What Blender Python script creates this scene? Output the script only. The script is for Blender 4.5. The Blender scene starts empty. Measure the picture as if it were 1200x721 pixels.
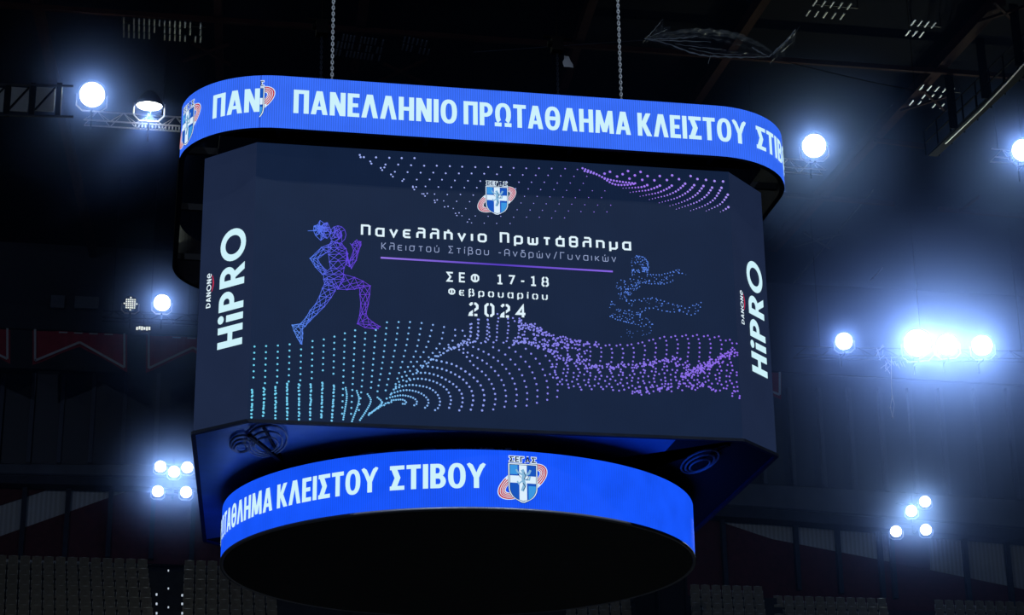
import bpy, math, random
from mathutils import Vector, Matrix

# ---------------------------------------------------------------- camera, world, light level
COL = bpy.context.scene.collection
SC = bpy.context.scene
EYE = Vector((-5.4327, -34.791, 1.7))
RT = Vector((0.98398216, -0.17778487, -0.01310111))
UP = Vector((-0.04918172, -0.34137414, 0.9386399))
FW = Vector((0.17134835, 0.92296058, 0.34464983))
FPX = 2369.78
cam = bpy.data.cameras.new('camera'); cam_o = bpy.data.objects.new('camera', cam); COL.objects.link(cam_o)
cam.sensor_width = 36.0; cam.lens = FPX / 1200 * 36.0; cam.clip_start = 0.5; cam.clip_end = 400
m = Matrix((RT, UP, -FW)).transposed().to_4x4(); m.translation = EYE
cam_o.matrix_world = m
SC.camera = cam_o
SC.view_settings.view_transform = 'Standard'; SC.view_settings.look = 'None'
SC.view_settings.exposure = 0.0; SC.view_settings.gamma = 1.0; SC.view_settings.use_curve_mapping = False
SC.cycles.volume_bounces = 0
SC.cycles.max_bounces = 5
SC.cycles.sample_clamp_indirect = 2.0
w = bpy.data.worlds.new('arena_dark'); SC.world = w; w.use_nodes = True
w.node_tree.nodes['Background'].inputs[0].default_value = (0.10, 0.2, 0.6, 1)
w.node_tree.nodes['Background'].inputs[1].default_value = 0.006
HAZE_DENSITY = 0.0005
PUFF_DENSITY = 0.32
LAMP = 0.1                       # one dial for every floodlight
LAMP_COLOUR = (0.62, 0.77, 1.0)
PI = math.pi


# ---------------------------------------------------------------- helpers
def lin(c):
    return tuple(((v / 255) / 12.92 if v / 255 <= 0.04045 else ((v / 255 + 0.055) / 1.055) ** 2.4) for v in c)


def ray(px, py):
    return FW + RT * ((px - 600) / FPX) - UP * ((py - 360.5) / FPX)


def at(px, py, y):               # the point of the plane at depth y seen at a photograph pixel
    v = ray(px, py); return EYE + v * ((y - EYE.y) / v.y)


def at_z(px, py, z):             # the point of the level plane z seen at a photograph pixel
    v = ray(px, py); return EYE + v * ((z - EYE.z) / v.z)


class MB:
    def __init__(s): s.v = []; s.f = []; s.mi = []; s.cur = 0
    def face(s, pts):
        n = len(s.v); s.v += [tuple(p) for p in pts]; s.f.append(tuple(range(n, n + len(pts)))); s.mi.append(s.cur)
    def grid(s, rows, close=False):
        n = len(s.v); k = len(rows[0])
        for r in rows: s.v += [tuple(p) for p in r]
        for i in range(len(rows) - 1):
            for j in range(k if close else k - 1):
                j2 = (j + 1) % k
                s.f.append((n + i * k + j, n + i * k + j2, n + (i + 1) * k + j2, n + (i + 1) * k + j)); s.mi.append(s.cur)
    def box(s, a, b):
        x0, y0, z0 = a; x1, y1, z1 = b
        p = [(x0, y0, z0), (x1, y0, z0), (x1, y1, z0), (x0, y1, z0), (x0, y0, z1), (x1, y0, z1), (x1, y1, z1), (x0, y1, z1)]
        n = len(s.v); s.v += p
        for f in ((3, 2, 1, 0), (4, 5, 6, 7), (0, 1, 5, 4), (1, 2, 6, 5), (2, 3, 7, 6), (3, 0, 4, 7)):
            s.f.append(tuple(n + i for i in f)); s.mi.append(s.cur)
    def beam(s, a, b, w, h=None):            # a square bar from a to b
        a = Vector(a); b = Vector(b); d = (b - a).normalized(); h = h or w
        u = d.cross(Vector((0, 0, 1)))
        u = Vector((1, 0, 0)) if u.length < 1e-4 else u.normalized()
        t = u.cross(d).normalized(); u = u * w / 2; t = t * h / 2
        s.grid([[a - u - t, a + u - t, a + u + t, a - u + t], [b - u - t, b + u - t, b + u + t, b - u + t]], True)
        s.face([a - u + t, a + u + t, a + u - t, a - u - t]); s.face([b - u - t, b + u - t, b + u + t, b - u + t])
    def tube(s, pts, r, k=8, cap=True):
        pts = [Vector(p) for p in pts]; rows = []; prev = None
        for i, p in enumerate(pts):
            d = (pts[min(i + 1, len(pts) - 1)] - pts[max(i - 1, 0)]).normalized()
            u = prev - d * prev.dot(d) if prev is not None else d.cross(Vector((0.13, 0.31, 1)))
            u.normalize(); prev = u; t = d.cross(u)
            rr = r[i] if isinstance(r, (list, tuple)) else r
            rows.append([p + (u * math.cos(2 * PI * j / k) + t * math.sin(2 * PI * j / k)) * rr for j in range(k)])
        s.grid(rows, True)
        if cap: s.face(rows[0][::-1]); s.face(rows[-1])
    def lathe(s, prof, k=24, M=None):        # profile of (radius, height) about local z
        rows = []
        for r, z in prof:
            row = [Vector((r * math.cos(2 * PI * j / k), r * math.sin(2 * PI * j / k), z)) for j in range(k)]
            rows.append([M @ p for p in row] if M is not None else row)
        s.grid(rows, True)
    def build(s, name, mat, parent=None, smooth=False):
        me = bpy.data.meshes.new(name); me.from_pydata(s.v, [], s.f)
        for x in (mat if isinstance(mat, (list, tuple)) else [mat]): me.materials.append(x)
        if any(s.mi): me.polygons.foreach_set('material_index', s.mi)
        if smooth: me.polygons.foreach_set('use_smooth', [True] * len(me.polygons))
        me.update()
        o = bpy.data.objects.new(name, me); COL.objects.link(o)
        if parent is not None: o.parent = parent
        return o


def tag(o, label=None, cat=None, group=None, kind=None):
    if label: o['label'] = label
    if cat: o['category'] = cat
    if group: o['group'] = group
    if kind: o['kind'] = kind
    return o


def empty(name, loc=(0, 0, 0)):
    o = bpy.data.objects.new(name, None); o.location = loc; COL.objects.link(o); return o


def struct(o): return tag(o, kind='structure')


# ---------------------------------------------------------------- materials
def nodes(name):
    mt = bpy.data.materials.new(name); mt.use_nodes = True; nt = mt.node_tree; nt.nodes.clear()
    return mt, nt, nt.nodes.new('ShaderNodeOutputMaterial')


def surf(name, col, rough=0.6, metal=0.0, noise=0.0, scale=3.0, spec=0.5, stripes=None):
    mt, nt, out = nodes(name); b = nt.nodes.new('ShaderNodeBsdfPrincipled'); c = lin(col)
    b.inputs['Base Color'].default_value = (*c, 1); b.inputs['Roughness'].default_value = rough; b.inputs['Metallic'].default_value = metal
    b.inputs['Specular IOR Level'].default_value = spec
    if noise or stripes:
        tc = nt.nodes.new('ShaderNodeTexCoord'); rp = nt.nodes.new('ShaderNodeValToRGB')
        if stripes:
            tx = nt.nodes.new('ShaderNodeTexWave'); tx.bands_direction = stripes; tx.inputs['Scale'].default_value = scale; k = 'Fac'
            tx.inputs['Distortion'].default_value = 0.3
        else:
            tx = nt.nodes.new('ShaderNodeTexNoise'); tx.inputs['Scale'].default_value = scale; tx.inputs['Detail'].default_value = 6; k = 'Fac'
        nt.links.new(tc.outputs['Object'], tx.inputs['Vector']); nt.links.new(tx.outputs[k], rp.inputs['Fac'])
        n = noise or 0.3
        rp.color_ramp.elements[0].color = (*[v * (1 - n) for v in c], 1); rp.color_ramp.elements[0].position = 0.3
        rp.color_ramp.elements[1].color = (*[v * (1 + n) for v in c], 1); rp.color_ramp.elements[1].position = 0.7
        nt.links.new(rp.outputs['Color'], b.inputs['Base Color'])
    nt.links.new(b.outputs[0], out.inputs['Surface'])
    return mt


def glow(name, col, strength=1.0, sample=False):
    mt, nt, out = nodes(name); e = nt.nodes.new('ShaderNodeEmission')
    e.inputs[0].default_value = (*lin(col), 1); e.inputs[1].default_value = strength
    nt.links.new(e.outputs[0], out.inputs['Surface'])
    mt.cycles.emission_sampling = 'AUTO' if sample else 'NONE'
    return mt


def glow_ramp(name, stops, x0=-4.0, x1=4.0, strength=1.0, axis='X'):  # LED picture content whose hue runs across the screen
    mt, nt, out = nodes(name); e = nt.nodes.new('ShaderNodeEmission'); tc = nt.nodes.new('ShaderNodeTexCoord')
    sp = nt.nodes.new('ShaderNodeSeparateXYZ'); mr = nt.nodes.new('ShaderNodeMapRange'); rp = nt.nodes.new('ShaderNodeValToRGB')
    nt.links.new(tc.outputs['Object'], sp.inputs[0]); nt.links.new(sp.outputs[axis], mr.inputs['Value'])
    mr.inputs['From Min'].default_value = x0; mr.inputs['From Max'].default_value = x1
    nt.links.new(mr.outputs[0], rp.inputs['Fac'])
    el = rp.color_ramp.elements
    while len(el) < len(stops): el.new(0.5)
    for i, (p, c) in enumerate(stops): el[i].position = p; el[i].color = (*lin(c), 1)
    nt.links.new(rp.outputs['Color'], e.inputs[0]); e.inputs[1].default_value = strength
    nt.links.new(e.outputs[0], out.inputs['Surface']); mt.cycles.emission_sampling = 'NONE'
    return mt


def led(name, col, pitch=0.037, depth=0.12, noise=0.05, strength=1.0, gloss=0.5):
    """An LED wall: emission with the vertical banding of its pixel columns, over a black face."""
    mt, nt, out = nodes(name); b = nt.nodes.new('ShaderNodeBsdfPrincipled')
    b.inputs['Base Color'].default_value = (0.012, 0.014, 0.02, 1); b.inputs['Roughness'].default_value = gloss
    b.inputs['Specular IOR Level'].default_value = 0.15
    uv = nt.nodes.new('ShaderNodeUVMap'); wv = nt.nodes.new('ShaderNodeTexWave'); wv.bands_direction = 'X'; wv.inputs['Scale'].default_value = 0.314 / pitch
    wv.inputs['Distortion'].default_value = 0.6
    nz = nt.nodes.new('ShaderNodeTexNoise'); nz.inputs['Scale'].default_value = 1.6; nz.inputs['Detail'].default_value = 3
    nt.links.new(uv.outputs[0], wv.inputs['Vector']); nt.links.new(uv.outputs[0], nz.inputs['Vector'])
    ma = nt.nodes.new('ShaderNodeMath'); ma.operation = 'MULTIPLY_ADD'; ma.inputs[1].default_value = depth; ma.inputs[2].default_value = 1 - depth / 2
    mb = nt.nodes.new('ShaderNodeMath'); mb.operation = 'MULTIPLY_ADD'; mb.inputs[1].default_value = noise * 4; mb.inputs[2].default_value = 1 - noise * 2
    mm = nt.nodes.new('ShaderNodeMath'); mm.operation = 'MULTIPLY'; ms = nt.nodes.new('ShaderNodeMath'); ms.operation = 'MULTIPLY'; ms.inputs[1].default_value = strength
    nt.links.new(wv.outputs['Fac'], ma.inputs[0]); nt.links.new(nz.outputs['Fac'], mb.inputs[0])
    nt.links.new(ma.outputs[0], mm.inputs[0]); nt.links.new(mb.outputs[0], mm.inputs[1]); nt.links.new(mm.outputs[0], ms.inputs[0])
    b.inputs['Emission Color'].default_value = (*lin(col), 1); nt.links.new(ms.outputs[0], b.inputs['Emission Strength'])
    nt.links.new(b.outputs[0], out.inputs['Surface'])
    return mt


M_BLACK = surf('black_steel', (18, 18, 23), 0.6, noise=0.2, spec=.12)
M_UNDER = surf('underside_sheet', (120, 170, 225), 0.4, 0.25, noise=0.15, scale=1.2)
M_MATTE = surf('matte_black', (20, 18, 24), 0.8, noise=0.2)
M_DRUM = surf('drum_boards', (36, 36, 44), 0.5, stripes='Y', scale=1.1, noise=0.18)
M_ALU = surf('aluminium', (205, 205, 215), 0.35, 0.4)
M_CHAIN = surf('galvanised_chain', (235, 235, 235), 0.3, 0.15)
M_PALE = surf('pale_duct', (190, 195, 205), 0.5)
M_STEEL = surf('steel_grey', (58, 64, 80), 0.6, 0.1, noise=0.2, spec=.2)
M_OXIDE = surf('oxide_paint', (58, 32, 26), 0.9, spec=.05, noise=0.25, scale=1.0)
M_SCREEN = led('screen_wall', (19, 33, 60), depth=0.10, noise=0.06)
M_SIDE = led('screen_wall_side', (27, 38, 64), depth=0.08, noise=0.06)
M_RING_UP = led('ring_led_upper', (50, 104, 242), depth=0.36, noise=0.10)
M_RING_LOW = led('ring_led_lower', (22, 84, 248), depth=0.20, noise=0.12)
M_WHITE = glow('led_white', (205, 242, 252))
M_SOFT = glow('led_white_thin', (150, 165, 205))
M_BRIGHT = glow('led_white_bright', (225, 245, 255))
M_LINE = glow_ramp('led_line', [(0, (150, 120, 235)), (0.5, (85, 60, 190)), (1, (140, 105, 235))], -2, 2)
M_WAVE = glow_ramp('led_wave', [(0, (112, 214, 245)), (0.28, (125, 195, 245)), (0.42, (145, 165, 242)), (0.62, (134, 126, 236)), (1, (142, 104, 236))])
M_STAR = glow_ramp('led_star', [(0, (150, 180, 250)), (0.45, (170, 180, 250)), (0.66, (150, 125, 245)), (0.8, (165, 120, 250)), (1, (170, 150, 250))])
M_RUN = glow_ramp('led_runner', [(0, (95, 150, 240)), (0.35, (85, 120, 240)), (0.7, (95, 75, 225)), (1, (105, 65, 215))], -3.45, -2.2)
M_DOTMAN = glow('led_dot_figure', (92, 135, 236))
M_RED = glow('emblem_red', (190, 50, 75)); M_PINK = glow('emblem_pale_red', (225, 140, 175)); M_EWHITE = glow('emblem_white', (220, 240, 255))
M_EBLUE = glow('emblem_blue', (25, 85, 190)); M_ENAVY = glow('emblem_navy', (14, 30, 80)); M_ECYAN = glow('emblem_light_blue', (60, 150, 225)); M_EGREY = glow('emblem_grey_blue', (130, 180, 215))
M_DRED = glow('small_arc_red', (200, 50, 80))
M_LENS = glow('lamp_lens', (225, 238, 255), 14.0)
M_LENS_DIM = glow('lamp_cell', (215, 225, 240), 1.2)
M_STEP = glow('step_lamp', (190, 205, 220), 0.9)


# ---------------------------------------------------------------- lettering
def clip(poly, ax, val, keep_less):
    out = []; n = len(poly)
    for i in range(n):
        a = poly[i]; b = poly[(i + 1) % n]
        ia = (a[ax] <= val) == keep_less or a[ax] == val; ib = (b[ax] <= val) == keep_less or b[ax] == val
        if ia: out.append(a)
        if ia != ib:
            t = (val - a[ax]) / (b[ax] - a[ax]); out.append((a[0] + (b[0] - a[0]) * t, a[1] + (b[1] - a[1]) * t))
    return out


def stroke(pts, wd, closed=False):
    n = len(pts); L = []; R = []
    for i in range(n):
        p = Vector(pts[i])
        a = Vector(pts[i - 1]) if (i > 0 or closed) else None
        b = Vector(pts[(i + 1) % n]) if (i < n - 1 or closed) else None
        d1 = (p - a).normalized() if a is not None else None; d2 = (b - p).normalized() if b is not None else None
        d1 = d1 or d2; d2 = d2 or d1
        n1 = Vector((-d1.y, d1.x)); n2 = Vector((-d2.y, d2.x)); mm = n1 + n2
        mm = n1 if mm.length < 1e-6 else mm.normalized()
        k = wd / 2 / max(0.45, mm.dot(n1))
        L.append(p + mm * k); R.append(p - mm * k)
    out = []
    for i in range(n if closed else n - 1):
        j = (i + 1) % n
        out.append([tuple(L[i]), tuple(R[i]), tuple(R[j]), tuple(L[j])])
    return out


def bar(x0, x1, y0, y1): return [[(x0, y0), (x1, y0), (x1, y1), (x0, y1)]]
def dg(xb, xt, wd, y0=0.0, y1=1.0): return [[(xb, y0), (xb + wd, y0), (xt + wd, y1), (xt, y1)]]


def ringp(x0, x1, y0, y1, S, T, a0=0, a1=360, n=28, e=2.35):
    cx = (x0 + x1) / 2; cy = (y0 + y1) / 2; O = []; I = []
    for k in range(n + 1):
        a = math.radians(a0 + (a1 - a0) * k / n); c = math.cos(a); s = math.sin(a)
        cc = math.copysign(abs(c) ** (2 / e), c); ss = math.copysign(abs(s) ** (2 / e), s)
        O.append((cx + cc * (x1 - x0) / 2, cy + ss * (y1 - y0) / 2)); I.append((cx + cc * ((x1 - x0) / 2 - S), cy + ss * ((y1 - y0) / 2 - T)))
    return [[O[k], O[k + 1], I[k + 1], I[k]] for k in range(n)]


def bowl(x0, x1, y0, y1, S, T):
    r = min((y1 - y0) / 2, x1 - x0); O = [(x0, y1)]; I = [(x0, y1 - T)]
    ry = (y1 - y0) / 2; cx = x1 - r; cy = (y0 + y1) / 2
    for k in range(15):
        a = PI / 2 - PI * k / 14
        O.append((cx + r * math.cos(a), cy + ry * math.sin(a))); I.append((cx + max(0.01, r - S) * math.cos(a), cy + (ry - T) * math.sin(a)))
    O.append((x0, y0)); I.append((x0, y0 + T))
    return [[O[k], O[k + 1], I[k + 1], I[k]] for k in range(len(O) - 1)]


def bold(ch, S=0.2, T=0.16):
    if ch == 'Π': W = .62; return W, dg(0, 0, S) + dg(W - S, W - S, S) + bar(0, W, 1 - T, 1)
    if ch == 'Γ': W = .46; return W, dg(0, 0, S) + bar(0, W, 1 - T, 1)
    if ch in 'ΑΛA':
        W = .68; p = dg(0, W / 2 - S * .6, S) + dg(W - S, W / 2 - S * .4, S)
        return W, p + (bar(.15, W - .15, .2, .2 + T * .9) if ch != 'Λ' else [])
    if ch in 'ΝN': W = .64; return W, dg(0, 0, S) + dg(W - S, W - S, S) + dg(W - S * 1.1, 0, S * 1.1)
    if ch in 'ΕE': W = .48; return W, dg(0, 0, S) + bar(0, W, 1 - T, 1) + bar(0, W, 0, T) + bar(0, W - .05, .5 - T / 2, .5 + T / 2)
    if ch in 'ΗH': W = .63; return W, dg(0, 0, S) + dg(W - S, W - S, S) + bar(0, W, .5 - T / 2, .5 + T / 2)
    if ch == 'Ι': return S, dg(0, 0, S)
    if ch == 'Ο': W = .68; return W, ringp(0, W, -.02, 1.02, S, T)
    if ch == 'O': W = .98; return W, ringp(0, W, -.02, 1.02, S, S, e=2.05)
    if ch == 'Θ': W = .68; return W, ringp(0, W, -.02, 1.02, S, T) + bar(S, W - S, .5 - T / 2, .5 + T / 2)
    if ch in 'ΡP': W = .58; return W, dg(0, 0, S) + bowl(0, W, .38, 1, S, T)
    if ch == 'R': W = .64; return W, dg(0, 0, S) + bowl(0, W - .03, .36, 1, S, T) + dg(W - S, .22, S * 1.1, 0, .42)
    if ch == 'Β': W = .6; return W, dg(0, 0, S) + bowl(0, W, 0, .56, S, T) + bowl(0, W - .03, .44, 1, S, T)
    if ch == 'D': W = .7; return W, dg(0, 0, S) + bowl(0, W, 0, 1, S, T)
    if ch == 'i': return S, dg(0, 0, S, 0, .68) + [[(S / 2 + S * .62 * math.cos(a * PI / 6), .9 + S * .62 * math.sin(a * PI / 6)) for a in range(12)]]
    if ch == 'e': W = .72; return W, ringp(0, W, 0, 1, S, S, 0, 315, e=2) + bar(S * .5, W - .02, .5 - S / 2, .5 + S / 2)
    if ch == 'Ω': W = .74; return W, ringp(.02, W - .02, .06, 1.02, S, T, -52, 232) + bar(0, .3, 0, T) + bar(W - .3, W, 0, T)
    if ch == 'Τ': W = .56; return W, dg((W - S) / 2, (W - S) / 2, S) + bar(0, W, 1 - T, 1)
    if ch == 'Μ':
        W = .84; c = W / 2 - S / 2
        return W, dg(0, .05, S * .95) + dg(W - S * .95, W - S * .95 - .05, S * .95) + dg(c, .05, S, .05, 1) + dg(c, W - S - .05, S, .05, 1)
    if ch == 'Κ': W = .64; return W, dg(0, 0, S) + dg(.1, W - S - .05, S * 1.1, .42, 1) + dg(W - S * 1.1, .12, S * 1.15, 0, .6)
    if ch == 'Σ': W = .58; return W, bar(0, W, 1 - T, 1) + bar(0, W, 0, T) + dg(.19, 0, S * 1.15, .5, 1) + dg(0, .19, S * 1.15, 0, .5)
    if ch == 'Υ':
        W = .66; c = W / 2
        return W, dg(c - S / 2, c - S / 2, S, 0, .5) + stroke([(0, .9), (.06, .93), (.12, .89), (.2, .72), (c, .4)], S * .85) + stroke([(W, .9), (W - .06, .93), (W - .12, .89), (W - .2, .72), (c, .4)], S * .85)
    return .3, []


def loop(x0, x1, y0, y1, c=.12):
    return ([(x0 + c, y0), (x1 - c, y0), (x1, y0 + c), (x1, y1 - c), (x1 - c, y1), (x0 + c, y1), (x0, y1 - c), (x0, y0 + c)], True)


X = .74; Q = .62
ACC = ([(.27, .84), (.36, 1.04)], False)
def o_(p): return (p, False)
TECH = {
    'Π': (.66, [o_([(0, 0), (0, 1), (.56, 1), (.66, .92), (.66, 0)])]),
    'α': (Q, [([(Q, 0), (.12, 0), (0, .12), (0, X - .12), (.12, X), (Q, X)], True)]),
    'ν': (.6, [o_([(0, X), (.3, .02), (.6, X)])]),
    'ε': (.58, [o_([(.58, X), (.12, X), (0, X - .12), (0, .12), (.12, 0), (.58, 0)]), o_([(0, X / 2), (.5, X / 2)])]),
    'λ': (Q, [o_([(.06, 1), (.5, 1), (Q, .88), (Q, 0)]), o_([(Q, .58), (.12, .58), (0, .46), (0, 0)])]),
    'η': (.6, [o_([(0, 0), (0, X), (.48, X), (.6, X - .12), (.6, 0)])]),
    'ι': (.0, [o_([(0, 0), (0, X)])]),
    'ο': (Q, [loop(0, Q, 0, X)]),
    'ρ': (Q, [o_([(0, -.28), (0, X - .12), (.12, X), (Q - .12, X), (Q, X - .12), (Q, .12), (Q - .12, 0), (.02, 0)])]),
    'ω': (.78, [o_([(0, X), (0, .12), (.1, 0), (.68, 0), (.78, .12), (.78, X)]), o_([(.39, 0), (.39, X * .85)])]),
    'τ': (.56, [o_([(0, X), (.56, X)]), o_([(.28, X), (.28, 0)])]),
    'θ': (Q, [loop(0, Q, 0, 1), o_([(0, .5), (Q, .5)])]),
    'μ': (.6, [o_([(0, -.28), (0, X)]), o_([(0, 0), (.48, 0), (.6, .12), (.6, X)])]),
    'σ': (.74, [loop(0, Q, 0, X), o_([(.4, X), (.76, X)])]),
    'β': (.6, [o_([(0, -.28), (0, .9), (.1, 1), (.42, 1), (.52, .9), (.52, .66), (.42, .56), (.1, .56)]), o_([(.42, .56), (.6, .42), (.6, .12), (.48, 0), (0, 0)])]),
    'υ': (.6, [o_([(0, X), (0, .12), (.12, 0), (.48, 0), (.6, .12), (.6, X)])]),
    'δ': (Q, [loop(0, Q, 0, .66), o_([(.54, 1), (.14, 1), (.1, .9), (.5, .64)])]),
    'κ': (.56, [o_([(0, 0), (0, X)]), o_([(.54, X), (.14, X / 2), (.54, 0)])]),
    'Κ': (.6, [o_([(0, 0), (0, 1)]), o_([(.56, 1), (.12, .5), (.58, 0)])]),
    'Σ': (.6, [o_([(.6, 1), (0, 1), (.34, .5), (0, 0), (.6, 0)])]),
    'Α': (.66, [o_([(0, 0), (0, .82), (.18, 1), (.48, 1), (.66, .82), (.66, 0)]), o_([(0, .4), (.66, .4)])]),
    'Γ': (.56, [o_([(0, 0), (0, 1), (.56, 1)])]),
    'Ε': (.56, [o_([(.56, 1), (0, 1), (0, 0), (.56, 0)]), o_([(.0, .5), (.5, .5)])]),
    'Φ': (.74, [loop(0, .74, .12, .88, .2), o_([(.37, 0), (.37, 1)])]),
    '/': (.42, [o_([(0, -.05), (.42, 1.05)])]), '-': (.36, [o_([(0, .42), (.36, .42)])]),
    '1': (.5, [o_([(.02, .92), (.28, 1), (.28, 0)]), o_([(0, 0), (.54, 0)])]),
    '7': (.6, [o_([(0, 1), (.6, 1), (.2, 0)])]),
    '8': (Q, [loop(.04, Q - .04, .5, 1), loop(0, Q, 0, .5)]),
    '2': (Q, [o_([(0, .84), (.14, 1), (.48, 1), (Q, .86), (Q, .6), (.04, .14), (0, 0), (Q, 0)])]),
    '0': (Q, [loop(0, Q, 0, 1, .16)]),
    '4': (.68, [o_([(.48, 0), (.48, 1), (0, .3), (.68, .3)])]),
}
for a, b in (('ή', 'η'), ('ά', 'α'), ('ώ', 'ω'), ('ύ', 'υ'), ('ί', 'ι')): TECH[a] = (TECH[b][0], TECH[b][1] + [ACC if a != 'ί' else o_([(0, .86), (.08, 1.04)])])
GAPPED = set('Φοαρ0826βευ')


def tech(ch, wd, stencil=False):
    if ch == ' ': return .5, []
    W, ls = TECH[ch]; out = []
    for pts, cl in ls:
        q = stroke(pts, wd, cl)
        if stencil and ch in GAPPED and len(pts) > 3:
            g = []
            for p in q:
                for c in (clip(p, 0, W / 2 - .06, True), clip(p, 0, W / 2 + .06, False)):
                    if len(c) > 2: g.append(c)
            q = g
        out += q
    return W, out


def layout(glyphs, x0, x1, gap):             # glyph list -> polygons scaled to span x0..x1 with cap height 1 kept apart
    nat = sum(g[0] for g in glyphs) + gap * (len(glyphs) - 1); k = (x1 - x0) / nat; x = x0; out = []
    for W, polys in glyphs:
        out += [[(x + px * k, py) for px, py in p] for p in polys]; x += (W + gap) * k
    return out


def lettering(name, polys, place, mat, parent, cell=None, label=None):
    mb = MB()
    for p in polys:
        if cell:
            lo = min(q[0] for q in p); hi = max(q[0] for q in p); k0 = math.floor(lo / cell); k1 = math.ceil(hi / cell)
            for k in range(k0, k1):
                c = clip(clip(p, 0, k * cell, False), 0, (k + 1) * cell, True) if k1 - k0 > 1 else p
                if len(c) > 2: mb.face([place(*q) for q in c])
        else: mb.face([place(*q) for q in p])
    o = mb.build(name, mat, parent)
    if label: o['label'] = label
    return o


# ---------------------------------------------------------------- the scoreboard
BX, BY = 4.0, 4.384                # half size of the four big screens
CX, CY = 0.816, 0.787              # chamfer of the corner panels
ZB, ZT = 10.95, 15.62
UX, UY, UR, UZ0, UZ1 = 5.239, 4.978, 1.583, 15.727, 16.662
UYR = 3.0                          # the upper ring reaches less far back than forward
LR, LZ0, LZ1 = 4.179, 9.739, 10.692
board = empty('scoreboard', (0, 0, ZB))
tag(board, 'huge four-sided hanging video scoreboard with a blue lettered ring above and below', 'scoreboard')
board_shift = Vector((0, 0, -ZB))


class PB(MB):                      # geometry given in the hall's coordinates, kept in the scoreboard's own
    def build(s, name, mat, parent=None, smooth=False):
        s.v = [(x, y, z - ZB) for x, y, z in s.v]
        return MB.build(s, name, mat, parent, smooth)


def uv_panel(o, fn):
    uv = o.data.uv_layers.new(name='UVMap')
    for l in o.data.loops: uv.data[l.index].uv = fn(o.data.vertices[l.vertex_index].co)


INSET = .45
oct_ = [(-BX, -BY), (BX, -BY), (BX + CX, -BY + CY), (BX + CX, BY - CY), (BX, BY), (-BX + INSET, BY), (-BX - CX + INSET, BY - CY), (-BX - CX, -BY + CY)]


def scaled(k): return [(x * k, y * k) for x, y in oct_]


def place_on(a, b, off):           # maps (distance along a->b, height) onto an upright panel, off metres in front of it
    a = Vector((*a, 0)); b = Vector((*b, 0)); d = (b - a).normalized(); n = Vector((d.y, -d.x, 0))
    return lambda u, z: a + d * u + n * off + Vector((0, 0, z - ZB))


faces = {}
names = ['screen', 'corner_panel', 'screen', 'corner_panel', 'screen', 'corner_panel', 'screen', 'corner_panel']
for i in range(8):
    a = oct_[i]; b = oct_[(i + 1) % 8]; mb = PB()
    d = (Vector(b) - Vector(a)).normalized(); n = Vector((d.y, -d.x)) * 0.0; back = Vector((-d.y, d.x)) * 0.18
    A0 = Vector(a); B0 = Vector(b)
    q = [A0, B0, B0 + back, A0 + back]
    mb.grid([[(*p, ZB + .03) for p in q], [(*p, ZT + .1) for p in q]], True)
    mb.face([(*p, ZB + .03) for p in q[::-1]]); mb.face([(*p, ZT + .1) for p in q])
    o = mb.build(names[i], M_SCREEN if i % 2 == 0 else M_SIDE, board)
    L = (B0 - A0).length
    uv_panel(o, lambda co, A0=A0, d=d: ((Vector((co.x, co.y)) - A0).dot(d), co.z))
    if i == 0: o['label'] = 'main front screen showing the championship title and two athletes'
    faces[i] = (o, a, b)
front = faces[0][0]
SCR = -BY - 0.006


def on_screen(px, py):
    p = at(px, py, -BY); return (p.x, p.z)


def scr(u, z): return Vector((u, SCR - .004, z - ZB))


def tech_line(name, txt, x0, x1, z, h, wd, mat, gap=.42, stencil=False, space=.5):
    g = []
    for c in txt:
        W, p = tech(c, wd, stencil)
        if c == ' ': W = space
        g.append((W, p))
    polys = [[(u, z + v * h) for u, v in p] for p in layout(g, x0, x1, gap)]
    return lettering(name, polys, scr, mat, front)


tech_line('title_lettering', 'Πανελλήνιο Πρωτάθλημα', -2.255, 2.225, 14.185, .165, .2, M_BRIGHT, .62, space=.15)
tech_line('subtitle_lettering', 'Κλειστού Στίβου -Ανδρών/Γυναικών', -1.93, 1.975, 13.95, .115, .10, M_SOFT, .55, space=.35)
tech_line('date_lettering', 'ΣΕΦ 17-18', -.85, .815, 13.458, .145, .19, M_BRIGHT, .78, True, space=.6)
tech_line('date_lettering', 'Φεβρουαρίου', -.825, .795, 13.222, .108, .19, M_BRIGHT, .72, True)
tech_line('date_lettering', '2024', -.485, .43, 12.89, .195, .21, M_BRIGHT, .7, True)
mb = MB(); mb.face([scr(-1.946, 13.785), scr(1.916, 13.76), scr(1.916, 13.79), scr(-1.946, 13.815)]); mb.build('divider_line', M_LINE, front)

# dots -----------------------------------------------------------
rnd = random.Random(7)


def dot(mb, u, z, r):
    r = r * .9
    if not (-3.985 < u < 3.985 and ZB + .05 < z < ZT - .005): return
    mb.face([scr(u + r * math.cos(k * PI / 3), z + r * math.sin(k * PI / 3)) for k in range(6)])


def resample(pts, step):
    out = []; carry = 0.0
    for a, b in zip(pts, pts[1:]):
        a = Vector(a); b = Vector(b); L = (b - a).length; t = carry
        while t <= L: out.append(a + (b - a) * (t / L)); t += step
        carry = t - L
    return out


def smooth(pts, n=6):
    P = [Vector(p) for p in pts]; P = [P[0] * 2 - P[1]] + P + [P[-1] * 2 - P[-2]]; out = []
    for i in range(1, len(P) - 2):
        for k in range(n):
            t = k / n; a, b, c, d = P[i - 1], P[i], P[i + 1], P[i + 2]
            out.append(0.5 * ((2 * b) + (c - a) * t + (2 * a - 5 * b + 4 * c - d) * t * t + (3 * b - a - 3 * c + d) * t ** 3))
    return out + [P[-2]]


wave = MB()


def string(mb, pts, step, r=.019, jit=0.0, sm=True):
    for p in resample(smooth(pts) if sm and len(pts) > 2 else pts, step):
        u, z = on_screen(p[0] + rnd.uniform(-jit, jit), p[1] + rnd.uniform(-jit, jit)); dot(mb, u, z, r)


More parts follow.
